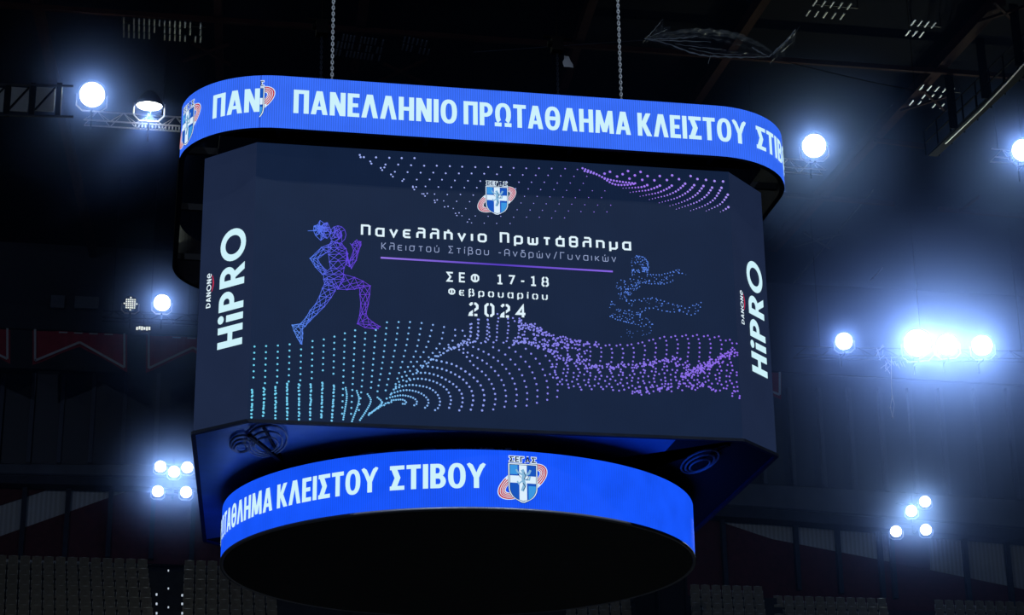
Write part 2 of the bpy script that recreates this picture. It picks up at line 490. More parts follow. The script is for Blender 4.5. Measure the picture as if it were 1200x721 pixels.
def c1(u, v): return (285 + u / 5.148, 370 + v / 5.148)
def c2(u, v): return (420 + u / 5.148, 370 + v / 5.148)
def c3(u, v): return (550 + u / 5.148, 365 + v / 5.148)


tops = [(68, 188, 60, 410), (138, 185, 131, 410), (209, 182, 204, 408), (280, 175, 274, 402), (349, 205, 344, 393), (418, 155, 413, 382), (486, 145, 479, 368), (550, 128, 543, 385), (613, 108, 596, 610)]
for a, b, c, d in tops: string(wave, [c1(a, b), c1(c, d)], 7.25)
for i, (u0, v0, u1) in enumerate([(54, 448, 48), (124, 438, 120), (193, 432, 193), (263, 412, 265), (335, 415, 335), (407, 415, 402), (477, 405, 470), (547, 425, 533)]):
    v1 = 632 + i * 2.4
    string(wave, [c1(u0, v0), c1((u0 + u1) / 2 + 1, (v0 + v1) / 2), c1(u1, v1)], 4.1, .021, .35)
    string(wave, [c1(u0 + 3, v0 + 9), c1(u1 + 3, v1 - 30)], 5.4, .019, .5)
for L in ([(618, 437), (624, 500), (600, 645)], [(685, 455), (697, 520), (650, 655)], [(750, 475), (770, 515), (745, 570), (697, 642)]): string(wave, [c1(*p) for p in L], 2.5, .018)
for L in ([(675, 90), (660, 412), (650, 600)], [(737, 105), (715, 425), (697, 575)]): string(wave, [c1(*p) for p in L], 7.0)
for L in ([(105, 88), (75, 440)], [(172, 42), (150, 250), (112, 475)], [(242, 40), (215, 230), (160, 470)], [(311, 40), (285, 200), (235, 380), (200, 470), (120, 545)],
          [(381, 46), (345, 220), (275, 350), (210, 455)], [(449, 57), (405, 200), (300, 350), (240, 430)], [(516, 70), (485, 180), (350, 330), (290, 400)],
          [(583, 87), (570, 150), (440, 265), (350, 345)], [(628, 92), (635, 150), (500, 235), (400, 300)]): string(wave, [c2(*p) for p in L], 6.8)
for L in ([(675, 55), (668, 135), (560, 200), (470, 250)], [(722, 25), (715, 140), (640, 175), (540, 210)], [(780, 30), (788, 140), (745, 165)]): string(wave, [c2(*p) for p in L], 4.6, .019, .5)
string(wave, [c2(115, 495), c2(140, 520), c2(128, 545), c2(55, 605)], 2.4, .018)
string(wave, [c2(60, 600), c2(140, 545), c2(200, 520)], 2.4, .019, .6)
ARCS = [[(200, 512), (262, 508), (287, 522), (278, 535), (262, 532)], [(190, 495), (255, 482), (310, 490), (345, 508), (352, 532), (325, 548)],
        [(200, 470), (270, 452), (330, 455), (385, 475), (420, 510), (417, 542), (395, 562)], [(225, 440), (300, 420), (370, 425), (430, 440), (475, 475), (492, 520), (482, 556), (460, 573)],
        [(290, 398), (340, 383), (400, 385), (470, 405), (530, 445), (557, 500), (550, 550), (533, 576)], [(350, 348), (410, 347), (480, 365), (540, 395), (590, 430), (625, 480), (625, 540), (605, 579)],
        [(390, 305), (450, 312), (520, 328), (590, 360), (640, 395), (680, 450), (692, 510), (675, 579)], [(440, 265), (510, 280), (575, 298), (640, 335), (700, 380), (745, 435), (759, 500), (745, 578)]]
for k, L in enumerate(ARCS): string(wave, [c2(*p) for p in L], 2.6 + 0.5 * k, .018 + .0006 * k)
BASE = [(240, 220), (278, 245), (310, 275), (338, 305), (362, 335), (380, 370), (394, 405), (404, 440), (410, 478), (410, 515), (407, 553)]
string(wave, [c3(-124, 219), c3(-50, 240), c3(24, 325), c3(83, 371), c3(126, 424), c3(151, 484), c3(157, 542), c3(142, 599)], 6.2, .02)
string(wave, [c3(-60, 205), c3(0, 258), c3(76, 296), c3(138, 345), c3(185, 402), c3(213, 463), c3(221, 530), c3(208, 592)], 6.5, .02)
string(wave, [c3(-10, 205), c3(50, 228), c3(128, 268), c3(195, 320), c3(243, 378), c3(275, 443), c3(286, 514), c3(277, 582)], 6.7, .02)
for dx, dy, st in ((-62, 17, 0), (0, 0, 0), (62, -18, 1), (122, -36, 3)):
    for u, v in [(143, 218)] * (dx < 0) + BASE[st:]:
        if (u, v) == (143, 218): p = on_screen(*c3(u, v))
        else: p = on_screen(*c3(u + dx, v + dy))
        dot(wave, *p, .02)
for x0, ya in ((10, 80), (55, 50), (112, 52), (172, 18), (235, 45), (300, 45)):
    string(wave, [c3(x0, ya), c3(x0 - 4, 130), c3(x0 - 14, 182), c3(x0 - 45, 190)], 4.4, .019, .7)
T = [(600, 372), (620, 379), (640, 389), (660, 397), (690, 403), (720, 405), (740, 404), (760, 400), (780, 395), (810, 393), (840, 394), (868, 402)]
Mi = [(590, 401), (620, 402), (640, 409), (660, 421), (690, 430), (720, 430), (750, 427), (790, 422), (815, 432), (840, 424), (868, 412)]
Bo = [(620, 420), (640, 440), (660, 458), (690, 459), (720, 461), (750, 459), (775, 455), (800, 452), (830, 453), (850, 458), (870, 465)]


def yat(C, x):
    for (a, ya), (b, yb) in zip(C, C[1:]):
        if a <= x <= b: return ya + (yb - ya) * (x - a) / (b - a)
    return C[0][1] if x < C[0][0] else C[-1][1]


x = 612.0
while x < 868:
    t, q, b = yat(T, x), yat(Mi, x), yat(Bo, x)
    if x > 668: string(wave, [(x - 5, t + 1), (x, t), (x + 3, t + (q - t) * .35), (x + 1, q)], 5.2, .019, .3)
    else: string(wave, [(x - 8, t), (x, t + 3), (x + 2, q)], 3.8, .019, 1.6)
    if x > 645:
        string(wave, [(x - 3, q), (x + 3, q + (b - q) * .3), (x, q + (b - q) * .6), (x + 6, b)], 4.4, .02, .9)
        string(wave, [(x + 4, q + 1), (x - 5, q + (b - q) * .5), (x - 2, b - 3)], 6.0, .019, 1.3)
    x += 12.8
for _ in range(120):
    x = rnd.uniform(605, 690); p = on_screen(x, rnd.uniform(yat(T, x), yat(Mi, x) + 3)); dot(wave, *p, .019)
for C, n_, sp, x0, x1 in ((Mi, 150, 2.2, 600, 866), (Bo, 70, 2.5, 740, 868), (T, 40, 1.6, 600, 700)):
    for _ in range(n_):
        x = rnd.uniform(x0, x1); p = on_screen(x, yat(C, x) + rnd.gauss(0, sp)); dot(wave, *p, .019)
for _ in range(90):
    t = rnd.random(); x = 795 + 72 * t; p = on_screen(x, 446 - 38 * t + rnd.gauss(0, 2.6)); dot(wave, *p, .019)
wave.build('wave_dots', M_WAVE, front)

star = MB()
for i in range(-2, 24):
    for j in range(0, 16):
        px = 441 + i * 15.0 + j * 10.7 - 15 * 0; py = 184.7 - i * .35 + j * 8.5 + i * .72
        fold = 182 + (px - 421) * .61
        if py > fold + 1 or px > 716: continue
        if px > 545 and py > 268 - (px - 545) * .1: continue
        if px > 690 and py < 222: continue
        r = max(.010, .021 - .00017 * (py - 182) - .00004 * max(0, px - 560))
        dot(star, *on_screen(px + rnd.uniform(-.4, .4), py + rnd.uniform(-.4, .4)), r)
for k in range(11):
    t = k / 10; px = 421 + 125 * t; py = 182 + 76 * t
    for dx, dy in ((0, 0), (4, -.6), (1.5, 2.5)):
        if rnd.random() < .85: dot(star, *on_screen(px + dx + rnd.uniform(-.6, .6), py + dy), .02 - .008 * t)


def c8(u, v): return (670 + u / 6, 180 + v / 6)


for u, v in [(230, 143), (268, 130), (318, 163), (357, 147), (395, 125), (405, 178), (443, 155), (483, 131), (495, 187), (532, 160), (570, 133), (580, 190), (618, 160), (668, 188), (705, 155), (753, 182), (835, 160), (883, 181), (943, 187), (1003, 195), (1063, 198), (1107, 250), (785, 147), (307, 117), (1108, 172)]:
    dot(star, *on_screen(*c8(u, v)), .026)
STR = [[(75, 105), (150, 135), (240, 178), (345, 200), (455, 212)], [(90, 125), (190, 155), (290, 215), (385, 222), (455, 212)], [(360, 245), (430, 242), (497, 236), (545, 217)], [(410, 275), (475, 266), (540, 258), (607, 233), (630, 220)],
       [(480, 303), (540, 290), (605, 277), (672, 248), (716, 217)], [(545, 325), (607, 310), (670, 295), (736, 265), (780, 230), (802, 207)], [(615, 348), (693, 327), (757, 305), (823, 264), (866, 217)],
       [(690, 370), (780, 341), (845, 310), (887, 278), (927, 227)], [(735, 393), (825, 362), (888, 338), (950, 293), (990, 235)], [(835, 403), (915, 375), (977, 342), (1015, 305), (1052, 242)],
       [(945, 405), (1022, 370), (1060, 342), (1098, 288)], [(1045, 412), (1088, 388), (1108, 372)]]
for k, L in enumerate(STR):
    P = resample(smooth([c8(*p) for p in L]), 3.6)
    for i, p in enumerate(P):
        t = i / max(1, len(P) - 1); r = .009 + .017 * t if k > 1 else .022
        dot(star, *on_screen(*p), r)
star.build('star_dots', M_STAR, front)


# wire runner -----------------------------------------------------
def wires(name, limbs, mat, conv, wd=.0085, nodes_r=.011):
    mb = MB(); seen = set(); pts = []

    def ln(a, b):
        A = Vector(on_screen(*conv(*a))); B = Vector(on_screen(*conv(*b)))
        if (B - A).length < 1e-4: return
        for q in stroke([A, B], wd): mb.face([scr(*p) for p in q])

    for pairs in limbs:
        for i, (a, b) in enumerate(pairs):
            ln(a, b); pts += [a, b]
            mid = ((a[0] + b[0]) / 2 + rnd.uniform(-6, 6), (a[1] + b[1]) / 2 + rnd.uniform(-6, 6)); pts.append(mid)
            if i:
                pa, pb, pm = last; ln(pa, a); ln(pb, b); ln(pa, mid); ln(pb, mid); ln(pm, a); ln(pm, b)
            last = (a, b, mid)
    for p in pts:
        u, z = on_screen(*conv(*p)); mb.face([scr(u + nodes_r * math.cos(k * PI / 3), z + nodes_r * math.sin(k * PI / 3)) for k in range(6)])
    return mb, ln


def cr(u, v): return (330 + u / 4.508, 250 + v / 4.508)


LIMBS = [
    [((262, 150), (318, 162)), ((245, 180), (338, 187)), ((248, 220), (350, 215)), ((253, 258), (345, 250)), ((258, 292), (330, 290)), ((222, 322), (325, 322)), ((222, 350), (330, 350)), ((228, 378), (300, 395))],
    [((262, 160), (255, 205)), ((210, 182), (235, 210)), ((150, 240), (190, 243)), ((178, 285), (208, 275)), ((215, 325), (235, 302))],
    [((340, 190), (345, 235)), ((350, 235), (340, 272)), ((368, 293), (352, 262)), ((394, 250), (362, 245)), ((406, 205), (380, 198)), ((416, 175), (370, 168)), ((418, 152), (388, 150))],
    [((330, 325), (296, 402)), ((385, 340), (345, 405)), ((430, 360), (385, 402)), ((468, 385), (412, 395)), ((465, 430), (413, 432)), ((458, 482), (418, 480)), ((446, 530), (412, 540)), ((455, 555), (400, 585)), ((482, 577), (440, 605)), ((520, 600), (490, 612))],
    [((240, 345), (292, 390)), ((215, 398), (282, 412)), ((200, 440), (262, 446)), ((180, 480), (225, 495)), ((150, 515), (185, 535)), ((130, 550), (150, 570)), ((100, 585), (125, 598)), ((55, 592), (110, 612)), ((65, 622), (112, 636)), ((80, 655), (110, 662)), ((100, 690), (106, 686))]]
mb, ln = wires('runner_graphic', LIMBS, M_RUN, cr)
for cx, cy, rx, ry, n_, m_ in ((297, 114, 43, 47, 12, 26), (215, 92, 42, 44, 14, 60)):
    ring_pts = [(cx + rx * math.cos(2 * PI * k / n_), cy + ry * math.sin(2 * PI * k / n_)) for k in range(n_)]
    if m_ == 60: ring_pts = [(cx + rx * (1.1 + .22 * math.sin(k * 2.7) if 4 < k < 11 or k < 5 else 1) * math.cos(2 * PI * k / n_), cy + ry * (1.05 + .2 * math.cos(k * 3.1)) * math.sin(2 * PI * k / n_)) for k in range(n_)]
    inner = [(cx + rx * .55 * math.cos(2 * PI * k / 6 + .3), cy + ry * .55 * math.sin(2 * PI * k / 6 + .3)) for k in range(6)]
    for k in range(n_): ln(ring_pts[k], ring_pts[(k + 1) % n_])
    allp = ring_pts + inner
    for _ in range(m_):
        a = rnd.choice(allp); b = rnd.choice(inner); ln(a, b)
for k in range(5): ln((180, 92 + k), (138 + 6 * k, 92 + rnd.uniform(-2, 3)))
for a, b in (((370, 168), (360, 160)), ((388, 150), (398, 140)), ((398, 142), (406, 160)), ((410, 146), (412, 170)), ((418, 152), (420, 172)), ((300, 160), (320, 190)), ((285, 155), (300, 200))): ln(a, b)
mb.build('runner_graphic', M_RUN, front)


# dotted athlete --------------------------------------------------
def ca(u, v): return (700 + u / 6.553, 290 + v / 6.553)


def inside(p, poly):
    c = False; n = len(poly)
    for i in range(n):
        a = poly[i]; b = poly[i - 1]
        if (a[1] > p[1]) != (b[1] > p[1]) and p[0] < (b[0] - a[0]) * (p[1] - a[1]) / (b[1] - a[1]) + a[0]: c = not c
    return c


fig = MB()


def scatter(poly, n, r0=.006, r1=.015):
    xs = [p[0] for p in poly]; ys = [p[1] for p in poly]; k = 0
    while k < n:
        p = (rnd.uniform(min(xs), max(xs)), rnd.uniform(min(ys), max(ys)))
        if inside(p, poly): dot(fig, *on_screen(*ca(*p)), rnd.uniform(r0, r1) * .88); k += 1


def edge(pts, step, r=.0125, j=3):
    for p in resample(smooth(pts), step): dot(fig, *on_screen(*ca(p[0] + rnd.uniform(-j, j), p[1] + rnd.uniform(-j, j))), r)


ARM = [(385, 210), (480, 215), (560, 192), (620, 168), (705, 195), (685, 232), (640, 242), (570, 268), (480, 284), (400, 278), (345, 268)]
TORSO = [(240, 190), (200, 215), (140, 285), (150, 340), (170, 400), (230, 418), (285, 340), (325, 310), (350, 262), (330, 215)]
LEG = [(225, 415), (340, 400), (430, 390), (490, 410), (570, 435), (630, 450), (690, 470), (750, 440), (812, 415), (800, 452), (755, 492), (735, 522), (650, 497), (550, 495), (470, 480), (400, 465), (310, 515)]
HIP = [(95, 410), (180, 460), (340, 500), (370, 540), (455, 605), (380, 640), (330, 610), (200, 570), (95, 535)]
scatter(TORSO, 60); scatter([(265, 85), (320, 65), (380, 90), (395, 160), (385, 205), (270, 195), (255, 140)], 55); scatter(ARM, 40); scatter(LEG, 45); scatter(HIP, 70); scatter([(260, 580), (400, 600), (440, 650), (340, 700), (170, 710), (180, 660)], 24, .004, .009)
scatter([(345, 150), (395, 150), (390, 210), (350, 195)], 26); scatter([(270, 160), (330, 170), (320, 200), (265, 195)], 16); scatter([(270, 260), (345, 260), (320, 320), (250, 360), (190, 400), (180, 360)], 34)
edge([(385, 210), (480, 213), (560, 195), (620, 172)], 22); edge([(345, 270), (400, 278), (480, 284), (570, 268)], 24); edge([(300, 68), (350, 78), (382, 110), (392, 170)], 13)
edge([(225, 415), (340, 400), (430, 390), (490, 410), (570, 435), (630, 450), (690, 470), (750, 440), (812, 415)], 33); edge([(310, 515), (400, 470), (470, 482), (550, 495), (650, 497), (735, 522), (800, 452)], 33); edge([(95, 535), (150, 555), (200, 570), (280, 590)], 22)
fig.build('dotted_athlete_graphic', M_DOTMAN, front)


# emblem ----------------------------------------------------------
EM = [M_EWHITE, M_EBLUE, M_ENAVY, M_RED, M_PINK, M_ECYAN, M_EGREY]


def emblem(name, place, cu, cz, H, parent, cell=None, clip_at=None, layer=.0015):
    """Shield with a white cross, a small figure, five letters above and a red and white band around; H is the full height."""
    L = []                                    # (layer, material, polygon), unit: H = 1, origin at the centre

    def add(k, mi, polys): L.extend((k, mi, p) for p in polys)

    rx, ry, rot = .64, .30, math.radians(32)
    def el(a, kx, ky, ox=0, oy=0):
        x = rx * kx * math.cos(a) + ox; y = ry * ky * math.sin(a) + oy
        return (x * math.cos(rot) - y * math.sin(rot), x * math.sin(rot) + y * math.cos(rot) - .06)
    n = 48
    bands = [(1.0, 1.0, .70, .46, 0), (.97, .95, .915, .86, 3), (.895, .80, .85, .72, 3), (.83, .66, .79, .585, 3), (.765, .54, .735, .49, 3)]
    for bi, (ax, ay, bx, by, mi) in enumerate(bands):
        for k in range(n):
            a0 = 2 * PI * k / n; a1 = 2 * PI * (k + 1) / n
            far = math.cos((a0 + a1) / 2)          # the band is full and red at its two ends only
            if bi > 0 and abs(far) < .5: continue
            L.append((0 if bi == 0 else 1, mi, [el(a0, ax, ay), el(a1, ax, ay), el(a1, bx, by), el(a0, bx, by)]))
    def half(y):                               # half width of the shield at height y
        if y > -.22: return .29
        t = min(1, (-.22 - y) / .28); return .29 * math.sqrt(max(0, 1 - t * t)) * .92 + .02 * (1 - t)
    ys = [.30, .1, -.05, -.22] + [-.22 - .28 * k / 8 for k in range(1, 9)]
    def shield(grow, mi, k, x0=-9, x1=9, y0=-9, y1=9):
        for a, b in zip(ys, ys[1:]):
            ha = half(a) + grow; hb = half(b) + grow
            a2 = a + (grow if a == ys[0] else 0); b2 = b - (grow if b == ys[-1] else 0)
            p = [(-hb, b2), (hb, b2), (ha, a2), (-ha, a2)]
            for ax, v, less in ((0, x0, False), (0, x1, True), (1, y0, False), (1, y1, True)):
                if len(p) > 2: p = clip(p, ax, v, less)
            if len(p) > 2: L.append((k, mi, p))
    shield(.045, 2, 2); shield(.034, 0, 3); shield(.012, 2, 4)
    shield(0, 1, 5); shield(0, 0, 6, -.085, .085); shield(0, 0, 6, -9, 9, -.1, .06)
    shield(0, 5, 6, -9, -.12, .09, 9); shield(0, 5, 6, .12, 9, -9, -.16)
    for pts, wd, mi in (([(-.02, .2), (.02, .12), (0, .0), (.03, -.14), (-.02, -.28)], .07, 6), ([(0, .08), (-.12, .14), (-.15, .2)], .04, 6), ([(0, .04), (.13, .12), (.17, .2)], .05, 6), ([(.02, -.02), (.14, -.02), (.16, .06)], .035, 6), ([(0, -.04), (-.1, -.12), (-.13, -.06)], .03, 6),
                        ([(.02, .14), (.06, .06), (.02, -.02)], .015, 2), ([(.0, -.1), (.05, -.18), (.0, -.26)], .015, 2), ([(-.12, .1), (-.05, .02)], .012, 2), ([(.08, -.04), (.13, .06)], .012, 2)):
        add(7 if mi == 6 else 8, mi, stroke(pts, wd))
    txt = layout([bold(c, .17, .17) for c in 'ΣΕΓΑΣ'], -.30, .30, .16)
    add(3, 0, [[(u, .352 + v * .145) for u, v in p] for p in bar(-.335, .335, -.12, 1.14)] if False else [])
    for p in txt:
        cxp = sum(q[0] for q in p) / len(p); cyp = sum(q[1] for q in p) / len(p)
        add(4, 0, [[(u + .016 * (1 if u > cxp else -1), .365 + v * .125 + .016 * (1 if v > cyp else -1)) for u, v in p]])
        add(5, 2, [[(u, .365 + v * .125) for u, v in p]])
    mb = MB()
    for k, mi, p in L:
        mb.cur = mi
        p = [(cu + u * H, cz + v * H) for u, v in p]
        if clip_at is not None: p = clip(p, 0, clip_at, False)
        if len(p) < 3: continue
        if cell:
            lo = min(q[0] for q in p); hi = max(q[0] for q in p)
            for q in range(math.floor(lo / cell), math.ceil(hi / cell)):
                c = clip(clip(p, 0, q * cell, False), 0, (q + 1) * cell, True)
                if len(c) > 2: mb.face([place(u, v, k * layer) for u, v in c])
        else: mb.face([place(u, v, k * layer) for u, v in p])
    return mb.build(name, EM, parent)


emblem('emblem', lambda u, z, k: Vector((u, SCR - .006 - k, z - ZB)), -.02, 14.985, .58, front)

# side panel lettering, read from below upwards ----------------------
for i in (7, 1):
    o, a, b = faces[i]; pl = place_on(a, b, .006)
    up_ = lambda s, z, pl=pl: pl(s, z)
    def upright(polys, h, base): return [[(base - v * h, u) for u, v in p] for p in polys]
    tx = layout([bold(c, .2, .19) for c in ('H', 'i', 'P', 'R', 'O')], 12.255, 14.29, .13)
    lettering('sponsor_lettering', upright(tx, .52, .965), up_, M_WHITE, o)
    tx = layout([bold(c, .17, .15) for c in ('D', 'A', 'N', 'O', 'N', 'e')], 13.02, 13.62, .14)
    lettering('small_lettering', upright(tx, .095, .262), up_, M_BRIGHT, o)
    arc = [(.285 + .035 * math.sin(PI * k / 8), 13.29 + .28 * k / 8) for k in range(9)]
    polys = [[arc[k], arc[k + 1], (arc[k + 1][0] - .012 - .012 * math.sin(PI * (k + 1) / 8), arc[k + 1][1]), (arc[k][0] - .012 - .012 * math.sin(PI * k / 8), arc[k][1])] for k in range(8)]
    lettering('red_arc', polys, up_, M_DRED, o)

# upper ring ---------------------------------------------------------
def ring_path():
    hx = UX - UR; hy = UY - UR; hr = UYR - UR
    segs = [('l', (0, -UY), (hx, -UY)), ('a', (hx, -hy), -90), ('l', (UX, -hy), (UX, hr)), ('a', (hx, hr), 0), ('l', (hx, UYR), (-hx, UYR)), ('a', (-hx, hr), 90), ('l', (-UX, hr), (-UX, -hy)), ('a', (-hx, -hy), 180), ('l', (-hx, -UY), (0, -UY))]
    return segs


def ring_point(s, off=0.0):
    hx = UX - UR; hy = UY - UR; q = PI * UR / 2; total = 4 * hx + 2 * (hy + UYR - UR) + 4 * q; s = s % total
    for kind, a, b in ring_path():
        L = q if kind == 'a' else math.dist(a, b)
        if s <= L + 1e-9:
            if kind == 'l':
                t = s / L; d = ((b[0] - a[0]) / L, (b[1] - a[1]) / L)
                return (a[0] + d[0] * s + d[1] * off, a[1] + d[1] * s - d[0] * off)
            an = math.radians(b) + s / UR
            return (a[0] + (UR + off) * math.cos(an), a[1] + (UR + off) * math.sin(an))
        s -= L
    return (0, -UY - off)


hx, hy = UX - UR, UY - UR
TOTAL = 4 * hx + 2 * (hy + UYR - UR) + 2 * PI * UR
stops = []
s_ = 0.0
for kind, a, b in ring_path():
    L = PI * UR / 2 if kind == 'a' else math.dist(a, b)
    for k in range(16 if kind == 'a' else 4): stops.append(s_ + L * k / (16 if kind == 'a' else 4))
    s_ += L
stops.append(TOTAL)
upper = None
mb = PB()
rows = [[(*ring_point(s), z) for s in stops] for z in (UZ0, UZ1)]
keep = [k for k in range(len(stops) - 1) if abs(ring_point((stops[k] + stops[k + 1]) / 2)[0]) < UX - (.004 if ring_point(stops[k])[1] < 0 else .4)]
for back in (1, 0):                # the rear display first, the front one is lettered below
    mb = PB(); s_of = []
    for k in keep:
        if (ring_point((stops[k] + stops[k + 1]) / 2)[1] > 0) == bool(back):
            mb.face([rows[0][k], rows[0][k + 1], rows[1][k + 1], rows[1][k]]); s_of += [stops[k], stops[k + 1], stops[k + 1], stops[k]]
    upper = mb.build('upper_ring_display', M_RING_UP, board); uv = upper.data.uv_layers.new(name='UVMap')
    for l in upper.data.loops: uv.data[l.index].uv = (s_of[l.vertex_index], upper.data.vertices[l.vertex_index].co.z)
mb = PB()                          # the ring's casing: back, top and soffit
IN = .16
rows = [[(*ring_point(s, -.002), UZ0 - .004) for s in stops], [(*ring_point(s, -.09), UZ0 - .004) for s in stops], [(*ring_point(s, -.09), UZ1 + .004) for s in stops], [(*ring_point(s, -.002), UZ1 + .004) for s in stops]]
for k in range(len(stops) - 1):
    if k not in keep: mb.face([(*ring_point(stops[k], -.001), UZ0), (*ring_point(stops[k + 1], -.001), UZ0), (*ring_point(stops[k + 1], -.001), UZ1), (*ring_point(stops[k], -.001), UZ1)])
mb.grid(rows); mb.build('upper_ring_casing', M_BLACK, board)
mb = PB(); mb.box((-3.9, -4.2, ZT + .1), (3.9, 4.2, UZ0 + .02)); mb.box((-4.6, -4.3, UZ0 + .1), (4.6, 2.7, UZ0 + .3)); mb.build('top_deck', M_BLACK, board)
CHAINS = [at(389, 91, -3.2), at(728, 115, -3.2), at(376, 91, 2.4), at(654, 112, 2.4)]
for k in range(14):
    s0 = TOTAL * (k + .5) / 14; p = ring_point(s0, -.08); q = (max(-4.5, min(4.5, p[0])), max(-4.2, min(2.6, p[1])))
    mb = PB(); mb.beam((*p, UZ0 + .2), (*q, UZ0 + .2), .08, .12); mb.build('ring_bracket', M_BLACK, board)
LUG = UZ1 - .25
for p in CHAINS: mb = PB(); mb.beam((p.x, p.y, UZ0 + .3), (p.x, p.y, LUG), .16); mb.build('hanging_lug', M_BLACK, board)


def on_upper(s, z, k=0.0): p = ring_point(s, .012 + k); return Vector((p[0], p[1], z - ZB))


def ring_text(name, words, place, base, cap, cell, parent, mat=M_WHITE):
    for txt, a, b in words:
        polys = [[(u, base + v * cap) for u, v in p] for p in layout([bold(c, .205, .165) for c in txt], a, b, .085)]
        lettering(name, polys, place, mat, parent, cell)


ring_text('ring_lettering', [('ΠΑΝΕΛΛΗΝΙΟ', -3.46, -.775), ('ΠΡΩΤΑΘΛΗΜΑ', -.665, 2.16), ('ΚΛΕΙΣΤΟΥ', 2.28, 4.19), ('ΣΤΙΒΟΥ', 4.42, 5.94), ('ΠΑΝ', -4.84, -4.005)], on_upper, 16.003, .42, .14, upper)
emblem('emblem', on_upper, -4.165, 16.2, .72, upper, .08, -4.0)
emblem('emblem', on_upper, -5.53, 16.16, .72, upper, .08)
mb = MB(); a = [on_upper(-4.004, z, -.01) for z in (UZ0, UZ1)]; b = [on_upper(-3.992, z, -.01) for z in (UZ0, UZ1)]
mb.face([a[0], b[0], b[1], a[1]]); mb.build('seam', glow('seam_blue', (24, 52, 160)), upper)

# lower ring ----------------------------------------------------------
N = 128
ang = [-PI / 2 + 2 * PI * k / N for k in range(N + 1)]
mb = PB(); mb.grid([[(LR * math.cos(a), LR * math.sin(a), z) for a in ang] for z in (LZ0, LZ1)])
lower = mb.build('lower_ring_display', M_RING_LOW, board, True)
uv = lower.data.uv_layers.new(name='UVMap')
for l in lower.data.loops: uv.data[l.index].uv = (LR * 2 * PI * (l.vertex_index % (N + 1)) / N, lower.data.vertices[l.vertex_index].co.z)


def on_lower(s, z, k=0.0): r = LR + .01 + k; a = -PI / 2 + s / LR; return Vector((r * math.cos(a), r * math.sin(a), z - ZB))


ring_text('ring_lettering', [('ΠΡΩΤΑΘΛΗΜΑ', -6.9, -4.06), ('ΚΛΕΙΣΤΟΥ', -3.94, -1.955), ('ΣΤΙΒΟΥ', -1.745, -.225)], on_lower, 10.058, .4, .14, lower)
emblem('emblem', on_lower, .39, 10.235, .735, lower, .08)
mb = PB(); mb.lathe([(LR, LZ0 + .012), (LR + .012, LZ0 + .01), (LR + .012, LZ0 - .035), (LR - .03, LZ0 - .04), (LR - .05, LZ0 - .02)], N); mb.build('rim_trim', M_ALU, board, True)
mb = PB(); mb.lathe([(LR - .05, LZ0 - .03), (2.0, LZ0 - .03), (.001, LZ0 - .03)], N); mb.build('drum_underside', M_DRUM, board)
mb = PB(); mb.lathe([(LR - .004, LZ0 + .02), (LR - .004, LZ1), (LR - .2, LZ1 + .005), (LR - .2, LZ0 + .1), (.001, LZ0 + .1)], N); mb.build('drum_casing', M_BLACK, board)
for k in range(10):
    a = 2 * PI * (k + .35) / 10; mb = PB(); mb.tube([(3.75 * math.cos(a), 3.75 * math.sin(a), LZ0 + .1), (3.75 * math.cos(a), 3.75 * math.sin(a), ZB + .05)], .05, 8); mb.build('support_post', M_STEEL, board)
mb = PB()
for a0, a1, r, z in ((-122, -104, 4.03, LZ1 + .035), (-101, -97, 4.0, LZ1 + .03), (-94, -91, 4.05, LZ1 + .03), (-131, -126, 4.0, LZ1 + .03), (-88, -87, 4.05, LZ1 + .04)):
    mb.tube([(r * math.cos(math.radians(a0 + (a1 - a0) * k / 8)), r * math.sin(math.radians(a0 + (a1 - a0) * k / 8)), z + .012 * math.sin(k * 1.9)) for k in range(9)], .035, 6)
for k in range(16):
    a = math.radians(-99 + k * .9 + rnd.uniform(-.3, .3)); h = rnd.uniform(.03, .1); mb.tube([(4.05 * math.cos(a), 4.05 * math.sin(a), LZ1), (4.05 * math.cos(a + .006), 4.05 * math.sin(a + .006), LZ1 + h)], .008, 5)
mb.build('cable_loom', M_PALE, board)

# underside of the box ---------------------------------------------------
mb = PB()
O = oct_; I = [(2.9 * math.cos(math.radians(a)), 2.9 * math.sin(math.radians(a))) for a in (-122, -58, -38, 38, 58, 122, 142, 218)]
xs = 2.92
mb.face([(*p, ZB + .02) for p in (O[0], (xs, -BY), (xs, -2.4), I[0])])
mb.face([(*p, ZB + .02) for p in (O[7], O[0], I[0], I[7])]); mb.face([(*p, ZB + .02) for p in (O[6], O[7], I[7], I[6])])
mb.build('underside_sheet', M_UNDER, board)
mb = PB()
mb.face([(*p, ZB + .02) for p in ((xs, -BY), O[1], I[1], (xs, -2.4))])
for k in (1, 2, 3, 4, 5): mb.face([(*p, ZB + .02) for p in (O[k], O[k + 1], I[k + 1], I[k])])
mb.build('underside_dark', M_MATTE, board)  # matte black right of the split and round the rear
mb = PB(); mb.grid([[(*p, ZB + .03) for p in I], [(*p, ZB + 1.2) for p in I]], True); mb.face([(*p, ZB + 1.2) for p in I[::-1]]); mb.build('shaft_lining', M_MATTE, board)
mb = PB()
for k in range(8):
    a = Vector((*O[k], ZB)); b = Vector((*O[(k + 1) % 8], ZB)); mb.beam(a * 1, b, .07, .05)
mb.build('edge_trim', M_STEEL, board)
for (ax, ay), (bx, by) in (((-3.75, -4.15), (-3.3, -2.2)), ((3.85, -4.1), (3.45, -2.4))):
    mb = PB(); mb.beam((ax, ay, ZB), (bx, by, ZB), .04); mb.build('underside_rib', M_BLACK, board)
